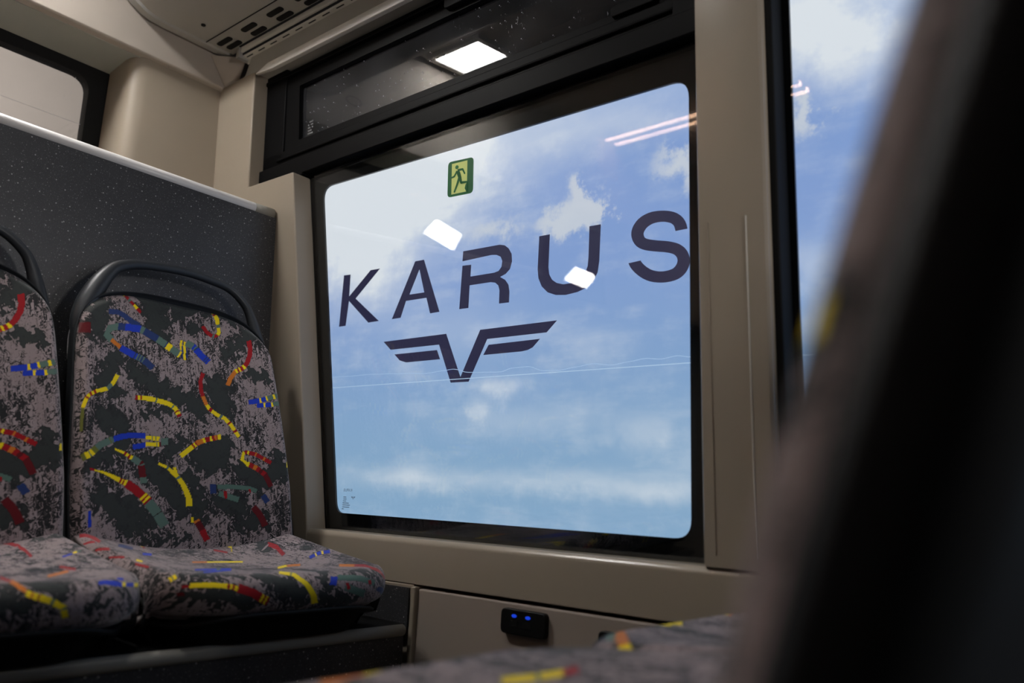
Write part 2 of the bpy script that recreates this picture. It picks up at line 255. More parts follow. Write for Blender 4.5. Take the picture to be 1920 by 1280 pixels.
# ------------------------------------------------------------------ data: lettering, clouds with painted haze, and fabric threads
BACK_THREADS=[('y',-0.565,0.3571,-0.534,0.3606,-0.519,0.3597,-0.562,0.3524),('r',-0.562,0.3524,-0.519,0.3597,-0.511,0.351,-0.539,0.3451),('g',-0.539,0.3451,-0.511,0.351,-0.508,0.3497,-0.536,0.3438),('g',-0.536,0.3438,-0.508,0.3497,-0.499,0.3472,-0.522,0.3416),('r',-0.522,0.3416,-0.499,0.3472,-0.462,0.3414,-0.485,0.3358),('y',-0.485,0.3358,-0.462,0.3414,-0.451,0.3396,-0.474,0.3341),('y',-0.474,0.3341,-0.451,0.3396,-0.425,0.3353,-0.451,0.3298),('r',-0.451,0.3298,-0.425,0.3353,-0.391,0.329,-0.416,0.3236),('o',0.319,0.3658,0.33,0.3657,0.396,0.3646,0.371,0.3637),('r',0.371,0.3637,0.396,0.3646,0.411,0.3643,0.371,0.3616),('r',0.371,0.3616,0.411,0.3643,0.419,0.3641,0.371,0.3602),('y',0.371,0.3602,0.419,0.3641,0.436,0.3637,0.368,0.356),('r',0.368,0.356,0.436,0.3637,0.431,0.3597,0.371,0.3517),('y',0.371,0.3517,0.431,0.3597,0.431,0.3541,0.379,0.3481),('y',0.379,0.3481,0.431,0.3541,0.431,0.3373,0.391,0.3339),('g',0.391,0.3339,0.431,0.3373,0.433,0.3365,0.391,0.3332),('g',0.391,0.3332,0.433,0.3365,0.433,0.3302,0.391,0.3276),('y',0.391,0.3276,0.433,0.3302,0.431,0.3177,0.391,0.3178),('y',0.391,0.3178,0.431,0.3177,0.411,0.3104,0.379,0.3145),('r',0.379,0.3145,0.411,0.3104,0.351,0.3029,0.362,0.3112),('g',0.362,0.3112,0.351,0.3029,0.339,0.3031,0.359,0.312),('g',0.359,0.312,0.339,0.3031,0.325,0.3033,0.345,0.3121),('r',0.345,0.3121,0.325,0.3033,0.268,0.3094,0.299,0.3169),('r',0.299,0.3169,0.268,0.3094,0.222,0.3223,0.262,0.3284),('r',0.702,0.3094,0.757,0.3145,0.763,0.2978,0.708,0.2933),('r',0.708,0.2933,0.763,0.2978,0.742,0.2782,0.691,0.2783),('r',0.691,0.2783,0.742,0.2782,0.694,0.259,0.654,0.2636),('r',0.654,0.2636,0.694,0.259,0.662,0.2508,0.625,0.2562),('y',0.625,0.2562,0.662,0.2508,0.634,0.2448,0.611,0.2527),('r',0.611,0.2527,0.634,0.2448,0.617,0.2428,0.599,0.2512),('r',0.599,0.2512,0.617,0.2428,0.602,0.2407,0.585,0.2497),('y',0.585,0.2497,0.602,0.2407,0.585,0.2386,0.568,0.2476),('r',0.568,0.2476,0.585,0.2386,0.568,0.2365,0.551,0.2454),('y',0.551,0.2454,0.568,0.2365,0.548,0.2344,0.525,0.242),('o',0.525,0.242,0.548,0.2344,0.545,0.2338,0.516,0.2402),('o',0.516,0.2402,0.545,0.2338,0.494,0.2206,0.451,0.2236),('o',0.451,0.2236,0.494,0.2206,0.454,0.2047,0.411,0.2068),('r',0.17,0.2254,0.21,0.2239,0.179,0.2085,0.136,0.2079),('r',0.136,0.2079,0.179,0.2085,0.17,0.1923,0.127,0.1903),('r',0.127,0.1903,0.17,0.1923,0.185,0.1782,0.142,0.1741),('o',0.142,0.1741,0.185,0.1782,0.185,0.1782,0.142,0.1741),('o',0.142,0.1741,0.185,0.1782,0.207,0.1641,0.17,0.16),('o',0.17,0.16,0.207,0.1641,0.213,0.162,0.176,0.1571),('y',0.176,0.1571,0.213,0.162,0.233,0.1556,0.202,0.1487),('r',0.202,0.1487,0.233,0.1556,0.245,0.1541,0.216,0.1472),('r',0.216,0.1472,0.245,0.1541,0.256,0.152,0.227,0.1451),('y',0.227,0.1451,0.256,0.152,0.302,0.1461,0.279,0.1385),('y',0.279,0.1385,0.302,0.1461,0.328,0.1439,0.308,0.1363),('g',0.308,0.1363,0.328,0.1439,0.351,0.1423,0.328,0.1347),('y',0.328,0.1347,0.351,0.1423,0.373,0.1407,0.348,0.1332),('y',0.348,0.1332,0.373,0.1407,0.419,0.1325,0.385,0.1259),('r',0.385,0.1259,0.419,0.1325,0.431,0.1303,0.396,0.1237),('y',0.396,0.1237,0.431,0.1303,0.471,0.1171,0.433,0.112),('r',0.433,0.112,0.471,0.1171,0.482,0.1135,0.445,0.1084),('y',0.445,0.1084,0.482,0.1135,0.508,0.1047,0.474,0.0997),('r',-0.502,0.1508,-0.499,0.1599,-0.471,0.1604,-0.474,0.1513),('y',-0.474,0.1513,-0.471,0.1604,-0.451,0.1607,-0.454,0.1516),('r',-0.454,0.1516,-0.451,0.1607,-0.436,0.161,-0.439,0.1518),('y',-0.439,0.1518,-0.436,0.161,-0.416,0.1619,-0.422,0.1521),('y',-0.422,0.1521,-0.416,0.1619,-0.333,0.1614,-0.345,0.1515),('y',-0.345,0.1515,-0.333,0.1614,-0.299,0.1609,-0.313,0.151),('g',-0.313,0.151,-0.299,0.1609,-0.285,0.1603,-0.299,0.1511),('y',-0.299,0.1511,-0.285,0.1603,-0.25,0.1597,-0.268,0.1498),('y',-0.268,0.1498,-0.25,0.1597,-0.17,0.1565,-0.19,0.1473),('y',-0.19,0.1473,-0.17,0.1565,-0.13,0.1523,-0.165,0.1438),('g',-0.165,0.1438,-0.13,0.1523,-0.119,0.1509,-0.153,0.1424),('y',-0.153,0.1424,-0.119,0.1509,-0.096,0.1474,-0.136,0.1403),('y',-0.136,0.1403,-0.096,0.1474,-0.087,0.1432,-0.13,0.1375),('r',-0.13,0.1375,-0.087,0.1432,-0.079,0.1411,-0.124,0.1354),('y',-0.124,0.1354,-0.079,0.1411,-0.067,0.1368,-0.113,0.1312),('r',-0.113,0.1312,-0.067,0.1368,-0.059,0.1326,-0.102,0.127),('y',-0.677,0.1946,-0.639,0.1916,-0.682,0.1759,-0.714,0.1796),('y',-0.714,0.1796,-0.682,0.1759,-0.7,0.1709,-0.728,0.176),('g',-0.728,0.176,-0.7,0.1709,-0.742,0.1616,-0.763,0.1676),('g',-0.763,0.1676,-0.742,0.1616,-0.745,0.1607,-0.765,0.1674),('y',-0.765,0.1674,-0.745,0.1607,-0.823,0.1552,-0.831,0.1622),('y',-0.831,0.1622,-0.823,0.1552,-0.848,0.1531,-0.863,0.1598),('r',-0.863,0.1598,-0.848,0.1531,-0.863,0.1507,-0.88,0.1574),('y',-0.88,0.1574,-0.863,0.1507,-0.883,0.1479,-0.9,0.1548),('r',-0.9,0.1548,-0.883,0.1479,-0.888,0.1471,-0.906,0.1538),('r',-0.906,0.1538,-0.888,0.1471,-0.9,0.1459,-0.92,0.1516),('y',-0.92,0.1516,-0.9,0.1459,-0.914,0.1427,-0.943,0.1467),('r',-0.943,0.1467,-0.914,0.1427,-0.923,0.1397,-0.948,0.1432),('y',-0.948,0.1432,-0.923,0.1397,-0.928,0.1366,-0.954,0.1402),('y',-0.954,0.1402,-0.928,0.1366,-0.948,0.1236,-0.971,0.1246),('n',-0.731,0.3076,-0.728,0.3187,-0.639,0.3221,-0.642,0.3109),('n',-0.642,0.3109,-0.639,0.3221,-0.551,0.3168,-0.588,0.3069),('n',-0.588,0.3069,-0.551,0.3168,-0.488,0.3086,-0.519,0.2979),('n',-0.519,0.2979,-0.488,0.3086,-0.411,0.3048,-0.436,0.2938),('g',-0.637,0.2948,-0.631,0.2806,-0.694,0.2767,-0.742,0.2856),('g',-0.742,0.2856,-0.694,0.2767,-0.722,0.2705,-0.788,0.2629),('g',-0.788,0.2629,-0.722,0.2705,-0.68,0.2634,-0.725,0.25),('o',-0.725,0.2547,-0.7,0.262,-0.611,0.2507,-0.637,0.2432),('b',-0.639,0.2397,-0.608,0.2522,-0.542,0.2478,-0.577,0.2348),('b',-0.577,0.2348,-0.542,0.2478,-0.479,0.2433,-0.511,0.2299),('n',-0.511,0.2299,-0.479,0.2433,-0.465,0.2422,-0.496,0.2296),('b',-0.496,0.2296,-0.465,0.2422,-0.454,0.241,-0.485,0.2285),('g',-0.485,0.2285,-0.454,0.241,-0.439,0.2406,-0.471,0.2274),('n',-0.471,0.2274,-0.439,0.2406,-0.428,0.2394,-0.459,0.2269),('g',-0.459,0.2269,-0.428,0.2394,-0.413,0.239,-0.445,0.2258),('n',-0.445,0.2258,-0.413,0.239,-0.413,0.239,-0.445,0.2258),('n',-0.445,0.2258,-0.413,0.239,-0.399,0.2378,-0.433,0.2246),('g',-0.433,0.2246,-0.399,0.2378,-0.382,0.2366,-0.425,0.2241),('n',-0.425,0.2241,-0.382,0.2366,-0.348,0.2314,-0.393,0.2196),('n',-0.393,0.2196,-0.348,0.2314,-0.293,0.2235,-0.339,0.2119),('n',-0.645,0.2799,-0.634,0.2949,-0.565,0.2969,-0.577,0.2818),('b',-0.577,0.2818,-0.565,0.2969,-0.559,0.2971,-0.568,0.2822),('b',-0.568,0.2822,-0.559,0.2971,-0.479,0.2983,-0.494,0.2833),('b',-0.494,0.2833,-0.479,0.2983,-0.405,0.2993,-0.431,0.2841),('g',-0.431,0.2841,-0.405,0.2993,-0.393,0.2988,-0.425,0.2835),('g',-0.425,0.2835,-0.393,0.2988,-0.362,0.2965,-0.402,0.2819),('n',-0.402,0.2819,-0.362,0.2965,-0.322,0.2935,-0.362,0.279),('n',-0.362,0.279,-0.322,0.2935,-0.253,0.2884,-0.299,0.274),('n',-0.299,0.274,-0.253,0.2884,-0.227,0.2857,-0.273,0.2714),('g',-0.273,0.2714,-0.227,0.2857,-0.19,0.2816,-0.236,0.2681),('g',-0.236,0.2681,-0.19,0.2816,-0.147,0.2775,-0.196,0.2633),('n',-0.196,0.2633,-0.147,0.2775,-0.136,0.2761,-0.185,0.2627),('y',-0.185,0.2627,-0.136,0.2761,-0.127,0.2747,-0.176,0.2613),('y',-0.176,0.2613,-0.127,0.2747,-0.093,0.2713,-0.142,0.2571),('g',-0.142,0.2571,-0.093,0.2713,-0.064,0.2677,-0.113,0.2543),('g',-0.113,0.2543,-0.064,0.2677,-0.021,0.2628,-0.067,0.2487),('y',-0.067,0.2487,-0.021,0.2628,-0.004,0.2614,-0.05,0.2473),('y',-0.019,0.2854,0.007,0.2868,-0.004,0.2649,-0.03,0.2642),('y',0.016,0.2832,0.041,0.2839,0.033,0.2649,0.007,0.2642),('y',0.007,0.2642,0.033,0.2649,0.024,0.2459,-0.001,0.2452),('n',-0.004,0.2748,0.013,0.2755,-0.001,0.2466,-0.019,0.2459),('n',0.039,0.2713,0.056,0.272,0.047,0.2495,0.027,0.2488),('g',0.027,0.2748,0.067,0.2889,0.136,0.2839,0.093,0.2706),('b',0.093,0.2706,0.136,0.2839,0.159,0.2803,0.099,0.2691),('g',0.099,0.2691,0.159,0.2803,0.162,0.2803,0.102,0.2684),('g',0.102,0.2684,0.162,0.2803,0.165,0.2789,0.107,0.2677),('n',0.107,0.2677,0.165,0.2789,0.173,0.2775,0.113,0.2663),('b',0.113,0.2663,0.173,0.2775,0.219,0.2668,0.165,0.255),('b',0.165,0.255,0.219,0.2668,0.25,0.2617,0.196,0.2493),('n',0.196,0.2493,0.25,0.2617,0.259,0.2602,0.205,0.2478),('b',0.205,0.2478,0.259,0.2602,0.268,0.2588,0.21,0.2464),('n',0.21,0.2464,0.268,0.2588,0.273,0.2573,0.219,0.245),('b',0.219,0.245,0.273,0.2573,0.288,0.2551,0.233,0.2435),('b',0.628,0.1708,0.628,0.1811,0.734,0.1871,0.734,0.1763),('b',0.734,0.1763,0.734,0.1871,0.748,0.1881,0.748,0.1774),('y',0.748,0.1774,0.748,0.1881,0.765,0.1888,0.771,0.179),('b',0.771,0.179,0.765,0.1888,0.814,0.193,0.823,0.1828),('y',0.823,0.1828,0.814,0.193,0.834,0.1947,0.84,0.1842),('g',0.84,0.1842,0.834,0.1947,0.834,0.1947,0.843,0.1845),('g',0.843,0.1845,0.834,0.1947,0.894,0.1991,0.9,0.1891),('y',0.9,0.1891,0.894,0.1991,0.917,0.2012,0.926,0.1909),('g',0.926,0.1909,0.917,0.2012,0.946,0.2035,0.96,0.1936),('b',0.711,0.1662,0.714,0.1755,0.785,0.1785,0.783,0.1687),('y',0.783,0.1687,0.785,0.1785,0.794,0.1791,0.791,0.1693),('y',0.791,0.1693,0.794,0.1791,0.805,0.1793,0.803,0.1696),('b',0.803,0.1696,0.805,0.1793,0.863,0.1818,0.863,0.1721),('y',0.863,0.1721,0.863,0.1818,0.874,0.1821,0.877,0.1726),('y',0.877,0.1726,0.874,0.1821,0.886,0.1828,0.888,0.1733),('g',0.888,0.1733,0.886,0.1828,0.971,0.1879,0.974,0.178),('R',-0.989,0.2604,-0.977,0.2815,-0.903,0.2838,-0.906,0.2627),('O',-0.969,0.1241,-0.951,0.124,-0.951,0.11,-0.971,0.1098),('O',-0.971,0.1098,-0.951,0.11,-0.954,0.0965,-0.971,0.0962),('O',-0.971,0.0962,-0.954,0.0965,-0.954,0.0825,-0.971,0.0826),('O',-0.946,0.0325,-0.966,0.0422,-0.943,0.0465,-0.917,0.0359),('y',-0.917,0.0359,-0.943,0.0465,-0.923,0.049,-0.894,0.039),('y',-0.894,0.039,-0.923,0.049,-0.911,0.0504,-0.883,0.0401),('g',-0.883,0.0401,-0.911,0.0504,-0.906,0.0511,-0.871,0.0417),('y',-0.871,0.0417,-0.906,0.0511,-0.888,0.0543,-0.848,0.046),('O',-0.848,0.046,-0.888,0.0543,-0.88,0.0564,-0.84,0.0479),('O',-0.84,0.0479,-0.88,0.0564,-0.857,0.061,-0.817,0.0527),('g',-0.817,0.0527,-0.857,0.061,-0.831,0.0662,-0.794,0.0573),('g',-0.794,0.0573,-0.831,0.0662,-0.768,0.0734,-0.742,0.0631),('g',-0.742,0.0631,-0.768,0.0734,-0.74,0.0767,-0.714,0.0663),('O',-0.714,0.0663,-0.74,0.0767,-0.731,0.0778,-0.705,0.0673),('g',-0.705,0.0673,-0.731,0.0778,-0.708,0.0801,-0.682,0.0694),('b',-0.688,0.0699,-0.702,0.0796,-0.634,0.0853,-0.619,0.0754),('b',-0.619,0.0754,-0.634,0.0853,-0.557,0.0892,-0.557,0.0788),('b',-0.557,0.0788,-0.557,0.0892,-0.482,0.0905,-0.482,0.08),('b',-0.482,0.08,-0.482,0.0905,-0.408,0.0913,-0.411,0.0808),('b',-0.522,0.0586,-0.531,0.0682,-0.413,0.0745,-0.405,0.0647),('y',-0.411,0.0794,-0.405,0.0872,-0.351,0.0869,-0.353,0.0791),('g',-0.353,0.0791,-0.351,0.0869,-0.342,0.0869,-0.348,0.0792),('y',-0.348,0.0792,-0.342,0.0869,-0.316,0.0871,-0.322,0.0793),('g',-0.322,0.0793,-0.316,0.0871,-0.31,0.0871,-0.316,0.0793),('y',-0.316,0.0793,-0.31,0.0871,-0.279,0.0872,-0.285,0.0788),('y',-0.408,0.0668,-0.408,0.0745,-0.348,0.0757,-0.348,0.0679),('g',-0.348,0.0679,-0.348,0.0757,-0.342,0.0757,-0.342,0.068),('y',-0.342,0.068,-0.342,0.0757,-0.313,0.0765,-0.313,0.0688),('g',-0.313,0.0688,-0.313,0.0765,-0.302,0.0766,-0.302,0.0689),('y',-0.302,0.0689,-0.302,0.0766,-0.285,0.0774,-0.288,0.0689),('R',-0.288,0.0689,-0.285,0.0774,-0.27,0.0774,-0.273,0.069),('g',-0.273,0.0718,-0.268,0.0852,-0.196,0.0861,-0.202,0.0727),('y',-0.688,0.0556,-0.682,0.0592,-0.594,0.0546,-0.608,0.0494),('r',-0.608,0.0494,-0.594,0.0546,-0.574,0.0529,-0.594,0.047),('y',-0.594,0.047,-0.574,0.0529,-0.554,0.0504,-0.574,0.0446),('r',-0.574,0.0446,-0.554,0.0504,-0.539,0.0493,-0.559,0.042),('y',-0.559,0.042,-0.539,0.0493,-0.514,0.0469,-0.539,0.0396),('g',-0.545,0.0388,-0.508,0.0497,-0.445,0.0413,-0.479,0.0305),('R',-0.479,0.0305,-0.445,0.0413,-0.431,0.0393,-0.479,0.0305),('R',-0.479,0.0305,-0.431,0.0393,-0.422,0.0366,-0.482,0.0305),('g',-0.482,0.0305,-0.422,0.0366,-0.419,0.0331,-0.482,0.0305),('R',-0.482,0.0305,-0.419,0.0331,-0.408,0.0192,-0.471,0.0167),('R',-0.471,0.0167,-0.408,0.0192,-0.402,0.0123,-0.465,0.0097),('g',-0.465,0.0097,-0.402,0.0123,-0.393,0.0018,-0.456,-0.0007),('r',-0.891,0.0182,-0.888,0.0222,-0.843,0.0209,-0.848,0.0166),('y',-0.851,0.0171,-0.848,0.0199,-0.774,0.0182,-0.78,0.0133),('y',-0.78,0.0133,-0.774,0.0182,-0.702,0.0137,-0.717,0.0072),('y',-0.717,0.0072,-0.702,0.0137,-0.634,0.009,-0.654,0.0004),('y',-0.654,0.0004,-0.634,0.009,-0.625,0.0078,-0.645,-0.0008),('r',-0.645,-0.0008,-0.625,0.0078,-0.611,0.0073,-0.631,-0.0019),('y',-0.631,-0.0019,-0.611,0.0073,-0.599,0.0061,-0.619,-0.0031),('r',-0.619,-0.0031,-0.599,0.0061,-0.588,0.0056,-0.608,-0.0043),('y',-0.608,-0.0043,-0.588,0.0056,-0.565,0.0045,-0.588,-0.0068),('r',-0.599,-0.0077,-0.554,0.0054,-0.479,-0.0043,-0.528,-0.0173),('r',-0.528,-0.0173,-0.479,-0.0043,-0.411,-0.0158,-0.462,-0.028),('y',-0.468,-0.028,-0.405,-0.0158,-0.391,-0.0185,-0.454,-0.0314),('r',-0.454,-0.0314,-0.391,-0.0185,-0.382,-0.0206,-0.445,-0.0328),('y',-0.445,-0.0328,-0.382,-0.0206,-0.368,-0.0226,-0.433,-0.0355),('r',-0.433,-0.0355,-0.368,-0.0226,-0.356,-0.0254,-0.422,-0.0375),('g',-0.425,-0.039,-0.353,-0.0261,-0.299,-0.0393,-0.373,-0.0514),('g',-0.373,-0.0514,-0.299,-0.0393,-0.27,-0.0463,-0.348,-0.0576),('D',-0.348,-0.0576,-0.27,-0.0463,-0.265,-0.0477,-0.345,-0.059),('g',-0.345,-0.059,-0.265,-0.0477,-0.247,-0.0547,-0.328,-0.0646),('g',-0.328,-0.0646,-0.247,-0.0547,-0.202,-0.0687,-0.285,-0.0786),('y',-0.076,0.0503,-0.104,0.058,-0.047,0.0679,-0.019,0.0601),('y',-0.019,0.0601,-0.047,0.0679,0.013,0.0777,0.041,0.07),('y',0.041,0.07,0.013,0.0777,0.016,0.0777,0.044,0.0707),('r',0.044,0.0707,0.016,0.0777,0.03,0.0805,0.059,0.0728),('y',0.059,0.0728,0.03,0.0805,0.044,0.0826,0.073,0.0756),('r',0.073,0.0756,0.044,0.0826,0.056,0.0847,0.084,0.077),('o',0.084,0.077,0.056,0.0847,0.079,0.0883,0.099,0.0791),('o',0.099,0.0791,0.079,0.0883,0.124,0.0918,0.139,0.0826),('y',0.139,0.0826,0.124,0.0918,0.147,0.0939,0.162,0.0847),('r',0.162,0.0847,0.147,0.0939,0.156,0.0946,0.167,0.0854),('r',0.167,0.0854,0.156,0.0946,0.196,0.0973,0.202,0.0874),('y',0.202,0.0874,0.196,0.0973,0.219,0.0987,0.225,0.0888),('r',0.225,0.0888,0.219,0.0987,0.233,0.0993,0.239,0.0895),('r',0.239,0.0895,0.233,0.0993,0.245,0.1,0.25,0.0901),('o',0.25,0.0901,0.245,0.1,0.265,0.1013,0.27,0.0915),('r',0.27,0.0915,0.265,0.1013,0.276,0.102,0.282,0.0921),('y',0.282,0.0921,0.276,0.102,0.308,0.104,0.313,0.0934),('y',-0.302,0.0352,-0.29,0.0401,-0.222,0.0354,-0.239,0.0297),('y',-0.239,0.0297,-0.222,0.0354,-0.213,0.0347,-0.23,0.029),('g',-0.23,0.029,-0.213,0.0347,-0.196,0.0326,-0.216,0.0269),('y',-0.216,0.0269,-0.196,0.0326,-0.162,0.0277,-0.187,0.0213),('y',-0.187,0.0213,-0.162,0.0277,-0.107,0.0186,-0.142,0.0122),('g',-0.142,0.0122,-0.107,0.0186,-0.104,0.0179,-0.139,0.0115),('g',-0.139,0.0115,-0.104,0.0179,-0.093,0.0151,-0.13,0.0094),('y',-0.13,0.0094,-0.093,0.0151,-0.059,0.0066,-0.099,0.0003),('y',-0.099,0.0003,-0.059,0.0066,-0.021,-0.0075,-0.073,-0.0117),('y',-0.073,-0.0117,-0.021,-0.0075,0.004,-0.0222,-0.053,-0.0243),('y',-0.053,-0.0243,0.004,-0.0222,0.013,-0.037,-0.053,-0.0384),('y',-0.165,0.0319,-0.136,0.034,-0.116,0.02,-0.142,0.0186),('y',0.559,0.0524,0.539,0.0451,0.482,0.0563,0.522,0.0579),('y',0.522,0.0579,0.482,0.0563,0.514,0.0733,0.531,0.0661),('y',0.531,0.0661,0.514,0.0733,0.528,0.0745,0.539,0.0673),('r',0.539,0.0673,0.528,0.0745,0.565,0.0766,0.557,0.0684),('y',0.557,0.0684,0.565,0.0766,0.582,0.0755,0.571,0.0675),('r',0.571,0.0675,0.582,0.0755,0.599,0.0752,0.588,0.0671),('r',0.588,0.0671,0.599,0.0752,0.645,0.0733,0.628,0.0655),('o',0.628,0.0655,0.645,0.0733,0.66,0.0729,0.639,0.0645),('r',0.639,0.0645,0.66,0.0729,0.674,0.0711,0.651,0.0635),('r',0.651,0.0635,0.674,0.0711,0.725,0.0659,0.702,0.0586),('o',0.702,0.0586,0.725,0.0659,0.737,0.0647,0.714,0.0575),('o',0.714,0.0575,0.737,0.0647,0.74,0.0646,0.717,0.0567),('r',0.717,0.0567,0.74,0.0646,0.8,0.0583,0.777,0.0508),('y',0.536,0.0438,0.562,0.0538,0.579,0.0528,0.557,0.0428),('r',0.557,0.0428,0.579,0.0528,0.622,0.0491,0.597,0.0393),('o',0.597,0.0393,0.622,0.0491,0.639,0.0481,0.611,0.0384),('o',0.611,0.0384,0.639,0.0481,0.657,0.0463,0.622,0.0368),('r',0.622,0.0368,0.657,0.0463,0.682,0.0422,0.648,0.0334),('R',0.648,0.0334,0.682,0.0422,0.708,0.0387,0.671,0.0295),('r',0.671,0.0295,0.708,0.0387,0.737,0.0343,0.694,0.0262),('R',0.694,0.0262,0.737,0.0343,0.76,0.0241,0.711,0.0189),('R',0.711,0.0189,0.76,0.0241,0.791,0.0088,0.742,0.0038),('n',0.176,-0.0131,0.179,0.0052,0.236,0.0058,0.233,-0.0125),('G',0.245,-0.0034,0.247,0.0058,0.325,0.0063,0.322,-0.0028),('G',0.322,-0.0028,0.325,0.0063,0.402,0.0066,0.396,-0.0024),('G',0.396,-0.0024,0.402,0.0066,0.479,0.0068,0.474,-0.0029),('G',0.474,-0.0029,0.479,0.0068,0.562,0.0053,0.545,-0.0036),('G',0.545,-0.0036,0.562,0.0053,0.634,0.0001,0.614,-0.0086),('G',0.245,-0.0167,0.265,-0.0062,0.359,-0.0114,0.342,-0.0225),('G',0.342,-0.0225,0.359,-0.0114,0.456,-0.0167,0.436,-0.0278),('r',0.305,-0.0063,0.333,-0.0057,0.336,-0.0204,0.308,-0.0211),('r',0.545,-0.0008,0.565,-0.0003,0.568,-0.0073,0.548,-0.0077),('y',-0.01,-0.0574,0.019,-0.0574,0.019,-0.0673,-0.01,-0.0673),('o',0.013,-0.0659,0.064,-0.0588,0.076,-0.0624,0.024,-0.0694),('R',0.024,-0.0694,0.076,-0.0624,0.102,-0.0708,0.05,-0.0778),('R',0.05,-0.0778,0.102,-0.0708,0.122,-0.0778,0.064,-0.0835),('r',0.064,-0.0835,0.122,-0.0778,0.136,-0.0842,0.079,-0.0898),('r',0.079,-0.0898,0.136,-0.0842,0.167,-0.0969,0.11,-0.1018),('R',0.557,-0.0397,0.608,-0.0305,0.654,-0.0414,0.602,-0.0505),('R',0.602,-0.0505,0.654,-0.0414,0.694,-0.0555,0.634,-0.0611),('R',0.634,-0.0611,0.694,-0.0555,0.72,-0.0688,0.66,-0.0743),('b',-0.897,-0.0492,-0.868,-0.0493,-0.868,-0.0629,-0.894,-0.0625),('b',-0.894,-0.0625,-0.868,-0.0629,-0.866,-0.0764,-0.894,-0.0765),('y',0.951,0.0595,0.974,0.0592,0.974,0.0474,0.94,0.047),('n',0.654,-0.0147,0.705,-0.0074,0.748,-0.0213,0.697,-0.0284)]
